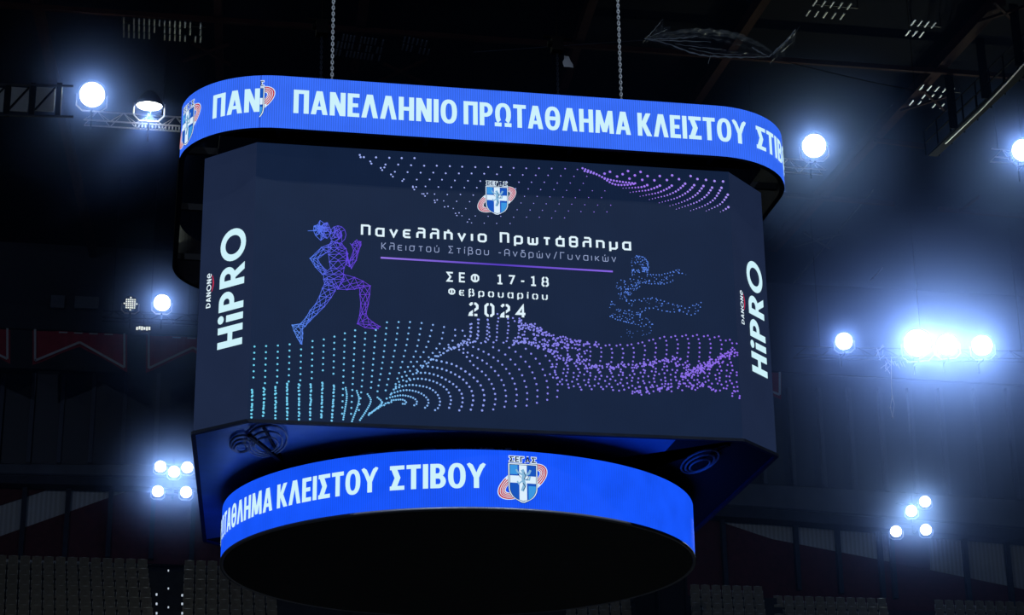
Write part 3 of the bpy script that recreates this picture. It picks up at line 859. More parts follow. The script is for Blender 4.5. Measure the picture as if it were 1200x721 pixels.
for (px, py, s, rz) in ((312, 518, 1.0, .5), (283, 521, .55, 1.1), (820, 542, .8, .4)):
    c = at_z(px, py, ZB - .03); mb = PB()
    for k in range(3): mb.tube([(c.x + s * .33 * (1 - .22 * k) * math.cos(t * PI / 10), c.y + s * .9 * (1 - .25 * k) * math.sin(t * PI / 10), ZB - .02 - .03 * k) for t in range(21)], .018, 5)
    o = mb.build('reflection_loop', M_PALE, board)  # pale loops stand in for small bright reflections on the underside
    if s < 1: continue
    mb = PB(); mb.beam((c.x - .3, c.y - .5, ZB - .08), (c.x + .28, c.y + .85, ZB - .08), .06, .05); mb.build('mounting_arm', M_BLACK, o)

# ---------------------------------------------------------------- chains
ROOF = 40.0


def chain_mesh(z0, z1, pitch=.054, r=.0095):
    mb = MB(); z = 0; k = 0
    while z < z1 - z0:
        P = []
        for t in range(9):
            a = 2 * PI * t / 8; x = .021 * math.cos(a); zz = z + .5 * pitch + (.018 * math.sin(a) + math.copysign(.022, math.sin(a)) if abs(math.sin(a)) > 1e-6 else 0)
            P.append((x, 0, zz) if k % 2 == 0 else (0, x, zz))
        mb.tube(P, r, 4, False); z += pitch * 1.1; k += 1
    return mb


first = None
HOIST = at(651, 53, 2.4).z
for k, (p, lab) in enumerate(zip(CHAINS, ('bright steel chain rising from the front of the upper ring, left of its pair', 'bright steel chain rising from the front of the upper ring above the second word',
                                          'dim steel chain just behind the bright left chain', 'dim steel chain under the dark hoist beside the white tag'))):
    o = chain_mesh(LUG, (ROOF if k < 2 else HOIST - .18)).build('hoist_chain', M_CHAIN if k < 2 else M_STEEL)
    o.location = (p.x, p.y, LUG + .017); tag(o, lab, 'chain', 'chains carrying the scoreboard')

# ---------------------------------------------------------------- room shell
M_WALL = surf('wall_dark', (38, 42, 56), 0.8, noise=0.2, scale=.3)
M_CONC = surf('concrete_band', (92, 98, 114), 0.85, noise=0.25, scale=.6)
M_FASCIA = surf('fascia_dark', (44, 50, 66), 0.8, noise=0.2)
M_MULL = surf('mullion', (64, 70, 92), 0.6)
M_DARK = surf('window_dark', (34, 40, 60), 0.5)
M_MURAL = surf('mural_white', (190, 195, 205), 0.8, stripes='X', scale=1.4, noise=0.12)
M_MRED = surf('mural_red', (84, 30, 38), 0.8, noise=0.2)
M_CEIL = surf('ceiling_deck', (12, 12, 17), 0.95, spec=.03, noise=0.3, scale=.5)
M_FLOOR = surf('arena_floor', (70, 72, 80), 0.6)
M_STEP_C = surf('stand_concrete', (52, 54, 58), 0.9, noise=0.2)
WY = 62.0


def slab(name, a, b, mat): mb = MB(); mb.box(a, b); return struct(mb.build(name, mat))


slab('floor', (-80, -60, -.3), (90, WY + 2, 0), M_FLOOR)
slab('ceiling', (-80, -60, ROOF), (90, WY + 2, ROOF + .4), M_CEIL)
slab('wall_back', (-80, WY, 0), (90, WY + .5, ROOF), M_WALL)
slab('wall_left', (-80.5, -60, 0), (-80, WY + 2, ROOF), M_WALL)
slab('wall_right', (90, -60, 0), (90.5, WY + 2, ROOF), M_WALL)


def ribbon(name, top, bot, y, depth, mat, parent=None):
    """A solid band on the far wall between two lines of photograph points."""
    mb = MB(); T_ = [at(*p, y) for p in top]; B_ = [at(*p, y) for p in bot]; D = Vector((0, depth, 0))
    mb.grid([T_, B_, [p + D for p in B_], [p + D for p in T_], T_])
    mb.face([T_[0], B_[0], B_[0] + D, T_[0] + D][::-1]); mb.face([T_[-1], B_[-1], B_[-1] + D, T_[-1] + D])
    return mb.build(name, mat, parent)


LEDGE = [(-60, 555), (0, 557), (175, 561), (300, 566), (640, 582), (900, 597), (1040, 608), (1200, 621), (1270, 627)]
def off(C, d, d2=None):
    d2 = d if d2 is None else d2; return [(x, y + d + (d2 - d) * min(1, max(0, x / 1200))) for x, y in C]


struct(ribbon('trim_ledge', LEDGE, off(LEDGE, 9, 12), WY - 1.6, 1.5, M_FASCIA))
struct(ribbon('trim_rail', off(LEDGE, -3), off(LEDGE, -1), WY - 1.7, .1, M_STEEL))
struct(ribbon('trim_concrete', off(LEDGE, -13, -34), off(LEDGE, 1), WY - .4, .3, M_CONC))
struct(ribbon('wall_mural', off(LEDGE, 10, 12), off(LEDGE, 102, 84), WY - .5, .4, M_MURAL))


def flat(name, pts, y, mat, parent=None, depth=.06):
    P = [at(*p, y) for p in pts]; D = Vector((0, depth, 0)); mb = MB()
    mb.face(P); mb.face([p + D for p in P[::-1]]); mb.grid([P, [p + D for p in P]], True); return mb.build(name, mat, parent)


struct(flat('wall_mural_red', [(-60, 650), (165, 570), (270, 573), (430, 600), (430, 670), (-60, 652)], WY - .62, M_MRED, None, .1))
struct(flat('wall_mural_red', [(-60, 565), (70, 569), (-60, 612)], WY - .62, M_MRED, None, .1))
struct(flat('wall_mural_red', [(700, 615), (830, 607), (905, 632), (1030, 656), (1240, 699), (1240, 730), (700, 690)], WY - .62, M_MRED, None, .1))
struct(flat('wall_mural_red', [(1043, 622), (1090, 624), (1090, 668), (1043, 660)], WY - .66, M_MRED, None, .1))
for i, (px, py, h) in enumerate([(27, 566, 88), (78, 568, 86), (128, 569, 84), (178, 571, 84), (225, 573, 84), (930, 611, 80), (979, 615, 80), (1028, 620, 80), (1042, 621, 80), (1128, 628, 76), (1178, 633, 76), (845, 606, 80)]):
    a = at(px, py, WY - 1.0); b = at(px + 4, py + h, WY - 1.0); mb = MB(); mb.box((a.x, a.y, b.z), (a.x + .22, a.y + .3, a.z)); struct(mb.build('column', M_FASCIA))
wl = [(-28, 2), (2, 38), (38, 73), (73, 109), (109, 146), (146, 184), (184, 222)]
wr = [(888, 922), (922, 957), (957, 992), (992, 1028), (1028, 1063), (1063, 1099), (1099, 1140), (1140, 1178), (1178, 1220)]
n_ = 1
for seg, top, side in ((wl, 438, 0), (wr, 455, 1)):
    for a, b in seg:
        yb = yat(off(LEDGE, -13, -34), (a + b) / 2)
        A = at(a, top, WY - .5); B = at(b, yb, WY - .5); root = MB(); root.box((A.x + .18, WY - .45, B.z), (B.x - .05, WY - .3, A.z))
        o = struct(root.build('window_%d' % n_, M_DARK)); n_ += 1
        mb = MB(); mb.box((A.x, WY - .62, B.z), (A.x + .2, WY - .3, A.z)); mb.build('mullion', M_MULL, o)
for i, (a, b, t, bt) in enumerate([(60, 75, 345, 360), (88, 115, 346, 361)]):
    A = at(a, t, WY - .5); B = at(b, bt, WY - .5); mb = MB(); mb.box((A.x, WY - .4, B.z), (B.x, WY - .2, A.z))
    if A.z > ROOF:
        k = (ROOF - .6 - A.z)
        mb.v = [(x, y, z) for x, y, z in mb.v]
    struct(mb.build('window_%d' % n_, M_CONC)); n_ += 1

GY = 36.0; g0 = at(-20, 118, GY); ga = empty('roof_gantry', g0); tag(ga, 'dark braced roof gantry with pale panels at the left edge, left of the round lamp', 'gantry')
for a, b in ((-18, 3), (12, 32), (43, 63)):
    A = at(a, 101, GY) - g0; B = at(b, 130, GY) - g0; mb = MB(); mb.box((A.x, .05, B.z), (B.x, .12, A.z)); mb.build('pale_panel', M_PALE, ga)
    mb = MB(); mb.beam((A.x, 0, B.z), (B.x, 0, A.z), .06); mb.build('brace', M_BLACK, ga)
    mb = MB(); mb.box((B.x + .05, -.02, B.z - .2), (B.x + .25, .1, A.z + .2)); mb.build('post', M_BLACK, ga)
for py in (98, 134):
    A = at(-30, py, GY) - g0; B = at(86, py + 3, GY) - g0; mb = MB(); mb.beam(A, B, .07); mb.build('rail', M_STEEL, ga)

# ---------------------------------------------------------------- roof steel
def steel(name, p0, p1, z, wdt, mat, h=None):
    mb = MB(); mb.beam(at_z(*p0, z), at_z(*p1, z), wdt, h); return struct(mb.build(name, mat))


ZB1 = ROOF - .35
for p0, p1, wdt, mat in (((38, -20), (118, 335), .35, M_OXIDE), ((255, -20), (258, 120), .3, M_OXIDE), ((1172, -2), (905, 290), .45, M_OXIDE), ((430, -20), (415, 80), .35, M_OXIDE), ((700, -20), (660, 100), .35, M_OXIDE), ((900, -10), (800, 140), .35, M_OXIDE)):
    steel('roof_beam', p0, p1, ZB1, wdt, mat, .5)
for p0, p1 in (((-20, 4), (1220, 92)), ((915, 228), (1048, 239)), ((1025, 164), (1085, 172)), ((1100, 245), (1220, 255))):
    steel('cross_beam', p0, p1, ZB1 - .3, .16, M_OXIDE, .2)
for p0, p1 in (((942, 272), (972, 291)), ((928, 289), (984, 274)), ((1082, 106), (1108, 130)), ((1055, 130), (1112, 112)), ((225, 50), (270, 76)), ((215, 72), (268, 52)), ((1165, 2), (1192, 28)), ((1145, 26), (1200, 8)), ((1125, 247), (1148, 230)), ((445, 95), (500, 70)), ((450, 75), (498, 98))):
    steel('roof_brace', p0, p1, ZB1 - .4, .11, M_STEEL if p0[0] < 1000 and p0[0] > 800 else M_OXIDE, .11)

# louvred light strips in the roof
M_SLAT = surf('pale_slat', (120, 130, 150), 0.4, 0.2)
def louver(px, py, cols, rows, dx, dy, row_d, lean, lab):
    root = empty('ceiling_louver', at_z(px, py, ROOF - .7)); tag(root, lab, 'ceiling louver', 'slatted louvers under the roof'); R0 = root.location
    fr = MB(); a = at_z(px - 2, py, ROOF - .55) - R0; b = at_z(px + dx * cols, py + dy * cols, ROOF - .55) - R0
    fr.beam((a.x, a.y, .1), (b.x, b.y, .1), .05); fr.beam((b.x, b.y, .1), (b.x, b.y, .7), .03); fr.beam((a.x, a.y, .1), (a.x, a.y, .7), .03); fr.build('rail', M_BLACK, root)
    for j in range(rows):
        mb = MB()
        for i in range(cols):
            if rnd.random() < .18: continue
            p = at_z(px + i * dx + lean * j, py + i * dy + row_d * j, ROOF - .75) - R0
            mb.box((p.x - .03, p.y - .24, p.z - .03), (p.x + .03, p.y + .24, p.z + .02))
        mb.build('slat_row', M_SLAT, root)


louver(145, 24, 16, 3, 6, .4, 8, 0, 'slatted roof louver left of the scoreboard, above the two round lamps')
louver(398, 43, 13, 3, 4.2, .6, 9, -2, 'slatted roof louver just right of the bright left chain')
louver(474, 46, 7, 2, 5, 1, 9, -2, 'small slatted roof louver between the two bright chains')
louver(955, 3, 5, 2, 10, 1, 12, -8, 'slatted roof louver at the top edge, right of the torn sheet')
louver(1070, 26, 4, 2, 8, 1, 12, -6, 'short slatted roof louver near the top right corner')
louver(1080, 102, 5, 3, 9, 1, 9, -6, 'slatted roof louver beside the catwalk at upper right')

M_CAT = surf('catwalk_steel', (11, 13, 18), 0.9, spec=.03)
# catwalk at the right
cw = empty('catwalk', at_z(1150, 100, ROOF - 3)); tag(cw, 'steel catwalk with railings hanging under the roof at upper right', 'catwalk'); W0 = cw.location
A = at_z(1212, 62, ROOF - 3) - W0; B = at_z(1085, 182, ROOF - 3) - W0
side = Vector((.6, 0, 0)); mb = MB(); mb.beam(A + side * .5, B + side * .5, .4, .06); mb.build('walkway', M_CAT, cw)
for s in (0, 1):
    mb = MB()
    for h in (.55, 1.1): mb.tube([A + side * s + Vector((0, 0, h)), B + side * s + Vector((0, 0, h))], .03, 6)
    mb.build('handrail', M_CAT, cw)
for k in range(9):
    p = A + (B - A) * (k / 8)
    for s in (0, 1): mb = MB(); mb.tube([p + side * s, p + side * s + Vector((0, 0, 1.1))], .03, 6); mb.build('post', M_CAT, cw)
for k in range(3):
    p = A + (B - A) * (.12 + .3 * k); mb = MB(); mb.beam(p, p + Vector((0, 0, 2.7)), .35, .06); mb.build('hanger_plate', M_CAT, cw)
mb = MB(); mb.tube([at_z(1206, 68, ROOF - 3.2), at_z(1180, 97, ROOF - 3.2), at_z(1150, 128, ROOF - 3.2), at_z(1108, 168, ROOF - 3.2)], .035, 6); tag(mb.build('conduit', M_ALU), 'bright thin conduit along the outer edge of the catwalk', 'conduit')
mb = MB(); mb.tube([at_z(1024, 222, ROOF - .05), at_z(930, 332, ROOF - .05)], .04, 6); tag(mb.build('conduit', M_STEEL), 'thin steel conduit running under the roof right of the upper ring', 'conduit')
mb = MB(); mb.tube([at_z(1034, 314, ROOF - .05), at_z(1020, 330, ROOF - .05)], .035, 6); tag(mb.build('conduit', M_ALU), 'short bright rod above the group of three strong lamps', 'conduit')

# torn plastic sheet, cables, hoist -----------------------------------------
SY = 14.0
mt, nt, out = nodes('clear_sheet'); b1 = nt.nodes.new('ShaderNodeBsdfPrincipled'); b1.inputs['Base Color'].default_value = (.4, .45, .55, 1); b1.inputs['Roughness'].default_value = .2; b1.inputs['Specular IOR Level'].default_value = .9; b1.inputs['Alpha'].default_value = .13
nt.links.new(b1.outputs[0], out.inputs['Surface']); M_SHEET = mt
rows = []
NR = 26
for j in range(NR + 1):
    row = []
    for i in range(70):
        t = i / 69; f = j / NR
        px = 754 + 154 * t; low = 47 + 21.5 * math.sin(min(1, t * 1.25) * PI / 2); top_ = 47 - 5 * math.sin(t * PI) + 17 * t ** 2.5
        py = top_ + (low - top_) * f; sag = math.sin(t * PI) ** .7
        p = at(px, py, SY) + Vector((0, -.9 * sag * math.sin(f * PI) + .11 * sag * math.sin(j * 2.1 + 2.2 * math.sin(t * 4 + j * .35)) + .03 * math.sin(i * 1.3 + j), .02 * math.sin(i * .9 + j * 2.0) * sag)); row.append(p)
    rows.append(row)
mb = MB(); mb.grid(rows)
rows = []
for j in range(5):
    rows.append([at(905 + 30 * (i / 15) + 2.0 * j * math.sin(i * .8), 68 - 33 * (i / 15) + j * 1.6, SY) + Vector((0, .3 * math.sin(i * 2 + j * 1.7), 0)) for i in range(16)])
mb.grid(rows)
rows = []
for j in range(4): rows.append([at(755 + 22 * (i / 9) + 3 * j * (i / 9), 47 - 20 * (i / 9) + 4 * j * (i / 9), SY) + Vector((0, .25 * math.sin(i * 2.2 + j * 2), 0)) for i in range(10)])
mb.grid(rows)
sheet = tag(mb.build('plastic_sheet', M_SHEET, None, True), 'torn clear plastic sheet sagging from a cable above the right end of the upper ring', 'plastic sheet')
M_GLINT = surf('glint_plastic', (225, 232, 242), .25, spec=.8)  # pale tubes put the sheet's glints into the colour of its folds
for pts, r in (([(754, 47), (780, 52.5), (807, 62.5), (827, 67), (850, 68.2), (872, 68.7), (900, 67.8)], .022), ([(755, 47.5), (778, 47), (800, 46), (817, 44)], .018), ([(760, 48.5), (795, 49.5), (832, 50.6)], .014), ([(880, 57), (888, 62), (900, 67.8)], .02), ([(900, 68.5), (912, 57), (921, 49), (931, 36)], .026),
               ([(757, 46), (766, 36), (776, 24)], .011), ([(758, 46), (772, 40), (781, 36)], .011), ([(790, 53), (820, 57), (850, 60)], .01), ([(806, 58), (835, 64), (868, 66)], .012), ([(905, 66), (916, 54), (924, 44)], .014), ([(832, 66), (829, 76)], .008)):
    P = [at(*p, SY) for p in smooth(pts, 5)]; mb = MB(); n_ = len(P); mb.tube([p + Vector((0, -.08, .012 * math.sin(k * 2.3))) for k, p in enumerate(P)], [r * (.35 + .65 * math.sin(PI * (k + .5) / n_)) * (1 + .35 * math.sin(k * 1.9)) for k in range(n_)], 6); mb.build('glint_fold', M_GLINT, sheet, True)
for pts, lab in (([(555, 61), (600, 58), (680, 52), (756, 47)], 'thin cable running left from the torn plastic sheet'), ([(904, 68), (960, 82), (1020, 96), (1072, 106)], 'thin cable running right from the torn plastic sheet to the catwalk')):
    mb = MB(); mb.tube([at(*p, SY) for p in pts], .012, 5); cb = tag(mb.build('cable', M_STEEL), lab, 'cable', 'cables holding the plastic sheet')
    e = at(*(pts[0] if pts[0][0] < 700 else pts[-1]), SY); mb = MB(); mb.tube([e, Vector((e.x, e.y, ROOF))], .006, 4); mb.build('hanging_wire', M_BLACK, cb)
for c, lab in ((CHAINS[3], 'dark motor hoist beside the small white tag'), (CHAINS[2], 'dark motor hoist behind the bright left chain')):
    ho = empty('chain_hoist', (c.x, c.y, HOIST)); tag(ho, lab, 'hoist', 'hoists of the rear chains')
    mb = MB(); mb.box((-.12, -.12, -.16), (.12, .12, .16)); mb.tube([(-.12, 0, .02), (-.2, 0, .02)], .07, 10); mb.build('body', M_BLACK, ho)
    mb = MB(); mb.tube([(-.3, 0, .2), (.3, 0, .16)], .03, 6); mb.build('hanging_bar', M_BLACK, ho)
    mb = MB(); mb.tube([(0, 0, .16), (0, 0, ROOF - HOIST)], .012, 6); mb.build('suspension_rope', M_BLACK, ho)
tg = at(663, 72, 2.4); CT = empty('cloth_tag', tg); tag(CT, 'small white cloth tag hanging beside the dark hoist', 'tag')
mb = MB(); mb.grid([[Vector((-.035 - .02 * (k > 1) + .01 * math.sin(k * 2 + j), .03 * math.sin(k + j), .14 - .07 * k)) + Vector((.05 * j * (1 + .3 * k), 0, 0)) for j in range(3)] for k in range(5)])
mb.build('cloth', surf('white_cloth', (220, 222, 228), .8), CT)
mb = MB(); mb.tube([(0, 0, .13), Vector((CHAINS[3].x + .28 - tg.x, 0, HOIST + .16 - tg.z))], .006, 5); mb.build('string', M_BLACK, CT)

# ---------------------------------------------------------------- pennants
PY = 56.0
M_PRED = surf('pennant_red', (150, 40, 58), .8, noise=.15); M_PWHITE = surf('pennant_white', (190, 190, 205), .8)


def pennant(x0, x1, top0, top1, b0, mid, b1, lab, cable=True):
    """A hanging banner with a notched lower edge and a white border; corners as seen on the far side."""
    c = at((x0 + x1) / 2, top0, PY); root = empty('pennant_banner', c); tag(root, lab, 'banner', 'red pennant banners along the far side')
    def loc(px, py, d=0): return at(px, py, PY) - c + Vector((0, d, 0))
    xm = (x0 + x1) / 2; mb = MB(); n = 12; T_ = []; B_ = []
    for i in range(n + 1):
        t = i / n; px = x0 + (x1 - x0) * t; py = b0 + (mid - b0) * t * 2 if t < .5 else mid + (b1 - mid) * (t - .5) * 2
        wv = .05 * math.sin(t * 14); T_.append(loc(px, top0 + (top1 - top0) * t, wv)); B_.append(loc(px, py, wv * 1.5))
    mb.grid([T_, B_]); mb.build('cloth', M_PRED, root)
    mb = MB(); q = 3.2
    def line(a, b, wd=2.6):
        for p in stroke([a, b], wd): mb.face([loc(x, y, -.14) for x, y in p])
    line((x0 + q, top0), (x0 + q, b0 - q - 1)); line((x1 - q, top1), (x1 - q, b1 - q - 1)); line((x0 + q, b0 - q - 1), (xm, mid - q - .5)); line((xm, mid - q - .5), (x1 - q, b1 - q - 1))
    mb.build('border', M_PWHITE, root)
    mb = MB()
    for k in range(4):
        px = x0 + (x1 - x0) * (.28 + .16 * k); py = top0 + (top1 - top0) * (.28 + .16 * k)
        for p in stroke([(px, py + 2.2), (px + 10, py + 2.5)], 1.5): mb.face([loc(x, y, -.13) for x, y in p])
    mb.build('eyelet_tape', M_PWHITE, root)


pennant(-92, 12, 384, 386, 420, 402, 426, 'red pennant cut off by the left edge of the picture')
pennant(38, 149, 387, 392, 428, 406, 436, 'whole red pennant with white notched border at the far left')
pennant(171, 281, 393, 398, 437, 412, 442, 'red pennant partly hidden behind the left corner panel of the scoreboard')
pennant(804, 916, 425, 437, 462, 446, 468, 'red pennant showing only its tip past the right edge of the scoreboard')
mb = MB(); mb.tube([at(-120, 380, PY), at(38, 386.5, PY), at(171, 392, PY), at(500, 408, PY), at(940, 438, PY), at(1260, 455, PY)], .04, 6); tag(mb.build('banner_cable', M_BLACK), 'dark cable across the far side from which the red pennants hang', 'cable')

# ---------------------------------------------------------------- floodlights
def floodlight(px, py, y, dia, power, lab, group=None, aim=None, name='floodlight', dim=False, loc=None, yoke=True, cone=96):
    c = Vector(loc) if loc is not None else at(px, py, y); root = empty(name, c); tag(root, lab, 'lamp', group)
    d = (Vector(aim) if aim is not None else (EYE - c)).normalized(); q = d.to_track_quat('Z', 'Y'); R = q.to_matrix().to_4x4(); r = dia / 2
    mb = MB(); mb.lathe([(r * 1.12, .06), (r * 1.16, .0), (r * 1.05, -.14 * dia), (r * .7, -.42 * dia), (r * .35, -.6 * dia), (.001, -.62 * dia)], 28, R); mb.lathe([(r * 1.02, 0), (r * 1.12, .06)], 28, R); mb.build('housing', M_BLACK, root, True)
    mb = MB()
    if dim:
        for i in range(-3, 4):
            for j in range(-3, 4):
                if i * i + j * j < 10: mb.face([R @ Vector(((i + a) * r / 3.4, (j + b) * r / 3.4, .01)) for a, b in ((-.36, -.36), (.36, -.36), (.36, .36), (-.36, .36))])
        mb.build('lens', M_LENS_DIM, root)
    else:
        mb.lathe([(r, 0), (r * .8, .03 * dia), (r * .4, .06 * dia), (.001, .07 * dia)], 28, R); mb.build('lens', M_LENS, root, True)
    if yoke:
        mb = MB(); P = [R @ Vector((sx * r * 1.22, 0, -.1 * dia)) for sx in (-1, 1)]; low = Vector((0, 0, -r * 1.5))
        mb.tube([P[0], P[0] + low * .7, P[0] * .6 + low, P[1] * .6 + low, P[1] + low * .7, P[1]], .035, 6); mb.build('yoke', M_ALU, root)
    if yoke and loc is None and y < 55:
        mb = MB(); mb.beam(Vector((0, 0, -r * 1.5)), Vector((0, .65, -r * 1.5)), .07); mb.beam(Vector((0, .62, -r * 1.5 - .5)), Vector((0, .62, .1)), .06); mb.build('clamp', M_BLACK, root)
    if power:
        li = bpy.data.lights.new('bulb', 'SPOT'); li.energy = power * LAMP; li.color = LAMP_COLOUR; li.spot_size = math.radians(cone); li.spot_blend = .6; li.shadow_soft_size = .12
        lo = bpy.data.objects.new('bulb', li); COL.objects.link(lo); lo.parent = root; lo.rotation_euler = (-d).to_track_quat('Z', 'Y').to_euler(); lo.location = d * (.1 * dia + .14)
        lo.rotation_euler = d.to_track_quat('-Z', 'Y').to_euler()
    return root


KW = 1000.0
floodlight(108, 111, 38, .95, 4 * KW, 'round floodlight burning brightest at the upper left')
floodlight(175, 124, 38, .98, 4 * KW, 'floodlight seen edge on, facing down above the lighting truss left of the upper ring', aim=(0, .04, -1))
floodlight(954, 171, 38, .95, 6 * KW, 'round floodlight just right of the upper ring')
floodlight(1199, 176, 38, .9, 8 * KW, 'floodlight half cut off by the right edge of the picture')
floodlight(153, 356, 52, .62, 0, 'dim cell-faced lamp, left of the lamp beside it above the pennants', dim=True)
floodlight(190, 355, 52, .72, 4 * KW, 'single bright lamp above the pennants beside the dim one')
G3 = 'strong lamps on the right-hand gantry'
floodlight(989, 400, 52, .78, 8 * KW, 'smaller round lamp apart from the others on the right gantry, nearest the scoreboard', G3)
floodlight(1075, 402, 52, 1.25, 45 * KW, 'largest and brightest lamp on the right gantry', G3)
floodlight(1110, 404, 52, .95, 26 * KW, 'middle lamp of the three close together on the right gantry', G3)
floodlight(1151, 405, 52, .95, 26 * KW, 'lamp at the outer end of the three on the right gantry', G3)
GL = 'five-lamp cluster below the left pennants'
for px, py, lab in ((188, 547, 'upper left lamp of the five-lamp cluster'), (204, 553, 'middle lamp of the five-lamp cluster'), (219.5, 548, 'upper right lamp of the five-lamp cluster'), (185, 576, 'lower left lamp of the five-lamp cluster'), (218, 577, 'lower right lamp of the five-lamp cluster')):
    floodlight(px, py, 60.0, .52, 2.4 * KW, lab, GL)
GR = 'four-lamp cluster at the lower right'
for px, py, k, lab in ((1068, 599, 5, 'big inner lamp of the four-lamp cluster at the lower right'), (1084, 588, 4, 'topmost lamp of the four-lamp cluster at the lower right'), (1050, 623, 1.8, 'lower left lamp of the four-lamp cluster at the lower right'), (1085, 621, 2.4, 'lowest lamp on the right side of the four-lamp cluster')):
    floodlight(px, py, 60.0, .54, k * KW, lab, GR)
# added fill lamps, unseen, on the near side of the hall behind the viewer
floodlight(0, 0, 0, .95, 85 * KW, 'added fill floodlight high on the near side of the hall, left', loc=(-9, -25, 39), aim=(8, 21, -23.5), cone=32)
floodlight(0, 0, 0, .95, 85 * KW, 'added fill floodlight high on the near side of the hall, right', loc=(9, -26, 39), aim=(-8, 22, -23.5), cone=32)

floodlight(0, 0, 0, .95, 88 * KW, 'added fill floodlight on the near side of the hall turned to the far stands, left', loc=(-30, -50, 33), aim=(22, 110, -13), cone=56)  # this pair is added to brighten the far stands
floodlight(0, 0, 0, .95, 38 * KW, 'added fill floodlight on the near side of the hall turned to the far stands, right', loc=(30, -52, 33), aim=(-6, 112, -13), cone=56)

bp = at(168, 385, 52.5); wk = empty('work_light', bp); tag(wk, 'small lit box lamp under the pair of lamps above the pennants', 'lamp')
mb = MB(); mb.box((-.34, -.02, -.14), (.34, .3, .14)); mb.build('housing', M_BLACK, wk)
mb = MB()
for k in range(6): mb.box((-.32 + k * .11, -.05, -.1 + .03 * (k % 2)), (-.24 + k * .11, -.021, .08 - .03 * (k % 3 == 0)))
mb.build('lens', M_LENS_DIM, wk)
mb = MB(); mb.beam((0, .3, .1), (0, .3, .75), .05); mb.build('bracket', M_BLACK, wk)


# trusses that carry the lamps
def truss(p0, p1, y, h, lab, step=1.0, mat=M_ALU, depth=.5, group='lighting trusses'):
    a = at(*p0, y); b = at(*p1, y); root = empty('lighting_truss', a); tag(root, lab, 'truss', group); d = b - a; n = max(3, int(d.length / step))
    for oy, oz in ((0, 0), (depth, 0), (depth / 2, h)):
        mb = MB(); mb.tube([Vector((0, oy, oz)), d + Vector((0, oy, oz))], .035, 6); mb.build('chord', mat, root)
    mb = MB()
    for k in range(n):
        for oy in (0, depth):
            p = d * (k / n) + Vector((0, oy, 0)); q = d * ((k + .5) / n) + Vector((0, depth / 2, h)); s = d * ((k + 1) / n) + Vector((0, oy, 0)); mb.tube([p, q, s], .02, 5)
    mb.build('lacing', mat, root)
    for k in range(3):
        p = d * (.1 + .4 * k) + Vector((0, depth / 2, h)); mb = MB(); mb.tube([p, Vector((p.x, p.y, ROOF - a.z))], .02, 6); mb.build('hanger', M_BLACK, root)
    return root


truss((98, 140.2), (968, 199), 38.6, .5, 'pale lattice lighting truss passing behind the upper ring, lamps at both ends', 1.0)
truss((1166, 184), (1240, 189), 38.6, .5, 'short lattice truss under the lamp at the right edge', 1.0)
truss((933, 416), (1230, 421), 52.6, .5, 'lattice gantry carrying the strong lamps on the right', 1.2, M_STEEL)
truss((120, 372), (232, 377), 52.8, .4, 'dark lattice gantry under the lamps above the pennants', 1.0, M_BLACK)
for (px, py), lab in (((170, 147), 'vent box hanging under the lighting truss left of the upper ring'),):
    c = at(px - 12, py - 2, 38.55); mb = MB()
    for k in range(14): p = c + Vector((k * .13, 0, -.05)); mb.box((p.x, p.y, p.z - .07), (p.x + .06, p.y + .2, p.z + .03))
    tag(mb.build('dimmer_strip', M_PALE), lab, 'dimmer strip')
for px, dy, lab in ((203, 547, 'frame behind the five-lamp cluster'), (1070, 588, 'frame behind the four-lamp cluster at the lower right')):
    c = at(px, dy + 14, 60.2); fr = empty('lamp_frame', c); tag(fr, lab, 'lamp frame')
    for hgt in (.5, -.55, -.82): mb = MB(); mb.beam((-.85, 0, hgt), (.85, 0, hgt), .07); mb.build('crossbar', M_BLACK, fr)
    mb = MB(); mb.beam((0, .1, -1.0), (0, .1, 1.0), .1); mb.beam((0, .1, 0), (0, .5, 0), .1); mb.build('mast', M_BLACK, fr)
mb = MB()
for k in range(14):
    p = at(1030 + rnd.uniform(-4, 6) + k * .6, 404 + k * 2.1, 52.58); q = at(1032 + rnd.uniform(-8, 8) + k * .6, 408 + k * 2.2 + rnd.uniform(0, 4), 52.58); mb.tube([p, q], .02, 5)
for k in range(6): p = at(1045 + k * 3.2, 420 + rnd.uniform(-3, 8), 52.58); mb.tube([p, p + Vector((.1, 0, -.25))], .02, 5)
tag(mb.build('loose_wiring', M_ALU), 'tangle of loose wiring on the right gantry left of the biggest lamp', 'wiring')
mb = MB(); P = [at(1044.5, 418.5, 52.6), at(1044.5, 452, 52.2), at(1045.5, 465, 52.2), at(1043.5, 478, 52.2), at(1046, 489, 52.2)]; mb.tube(P, .014, 5); mb.tube([P[2], at(1048, 474, 52.2), P[4]], .015, 5)
for k in range(3): q = P[k + 2]; mb.lathe([(.001, .06), (.06, 0), (.001, -.06)], 8, Matrix.Translation(q))
tag(mb.build('hanging_hook', M_ALU), 'pale hook and wire hanging below the right gantry', 'hook')

# ---------------------------------------------------------------- stands and seats
SEAT = surf('seat_plastic', (132, 122, 102), .55, noise=.15); SEATF = surf('seat_edge', (205, 203, 196), .45)
ROWS = 7; R_Y0 = 57.0; DEP = .85; RISE = .62


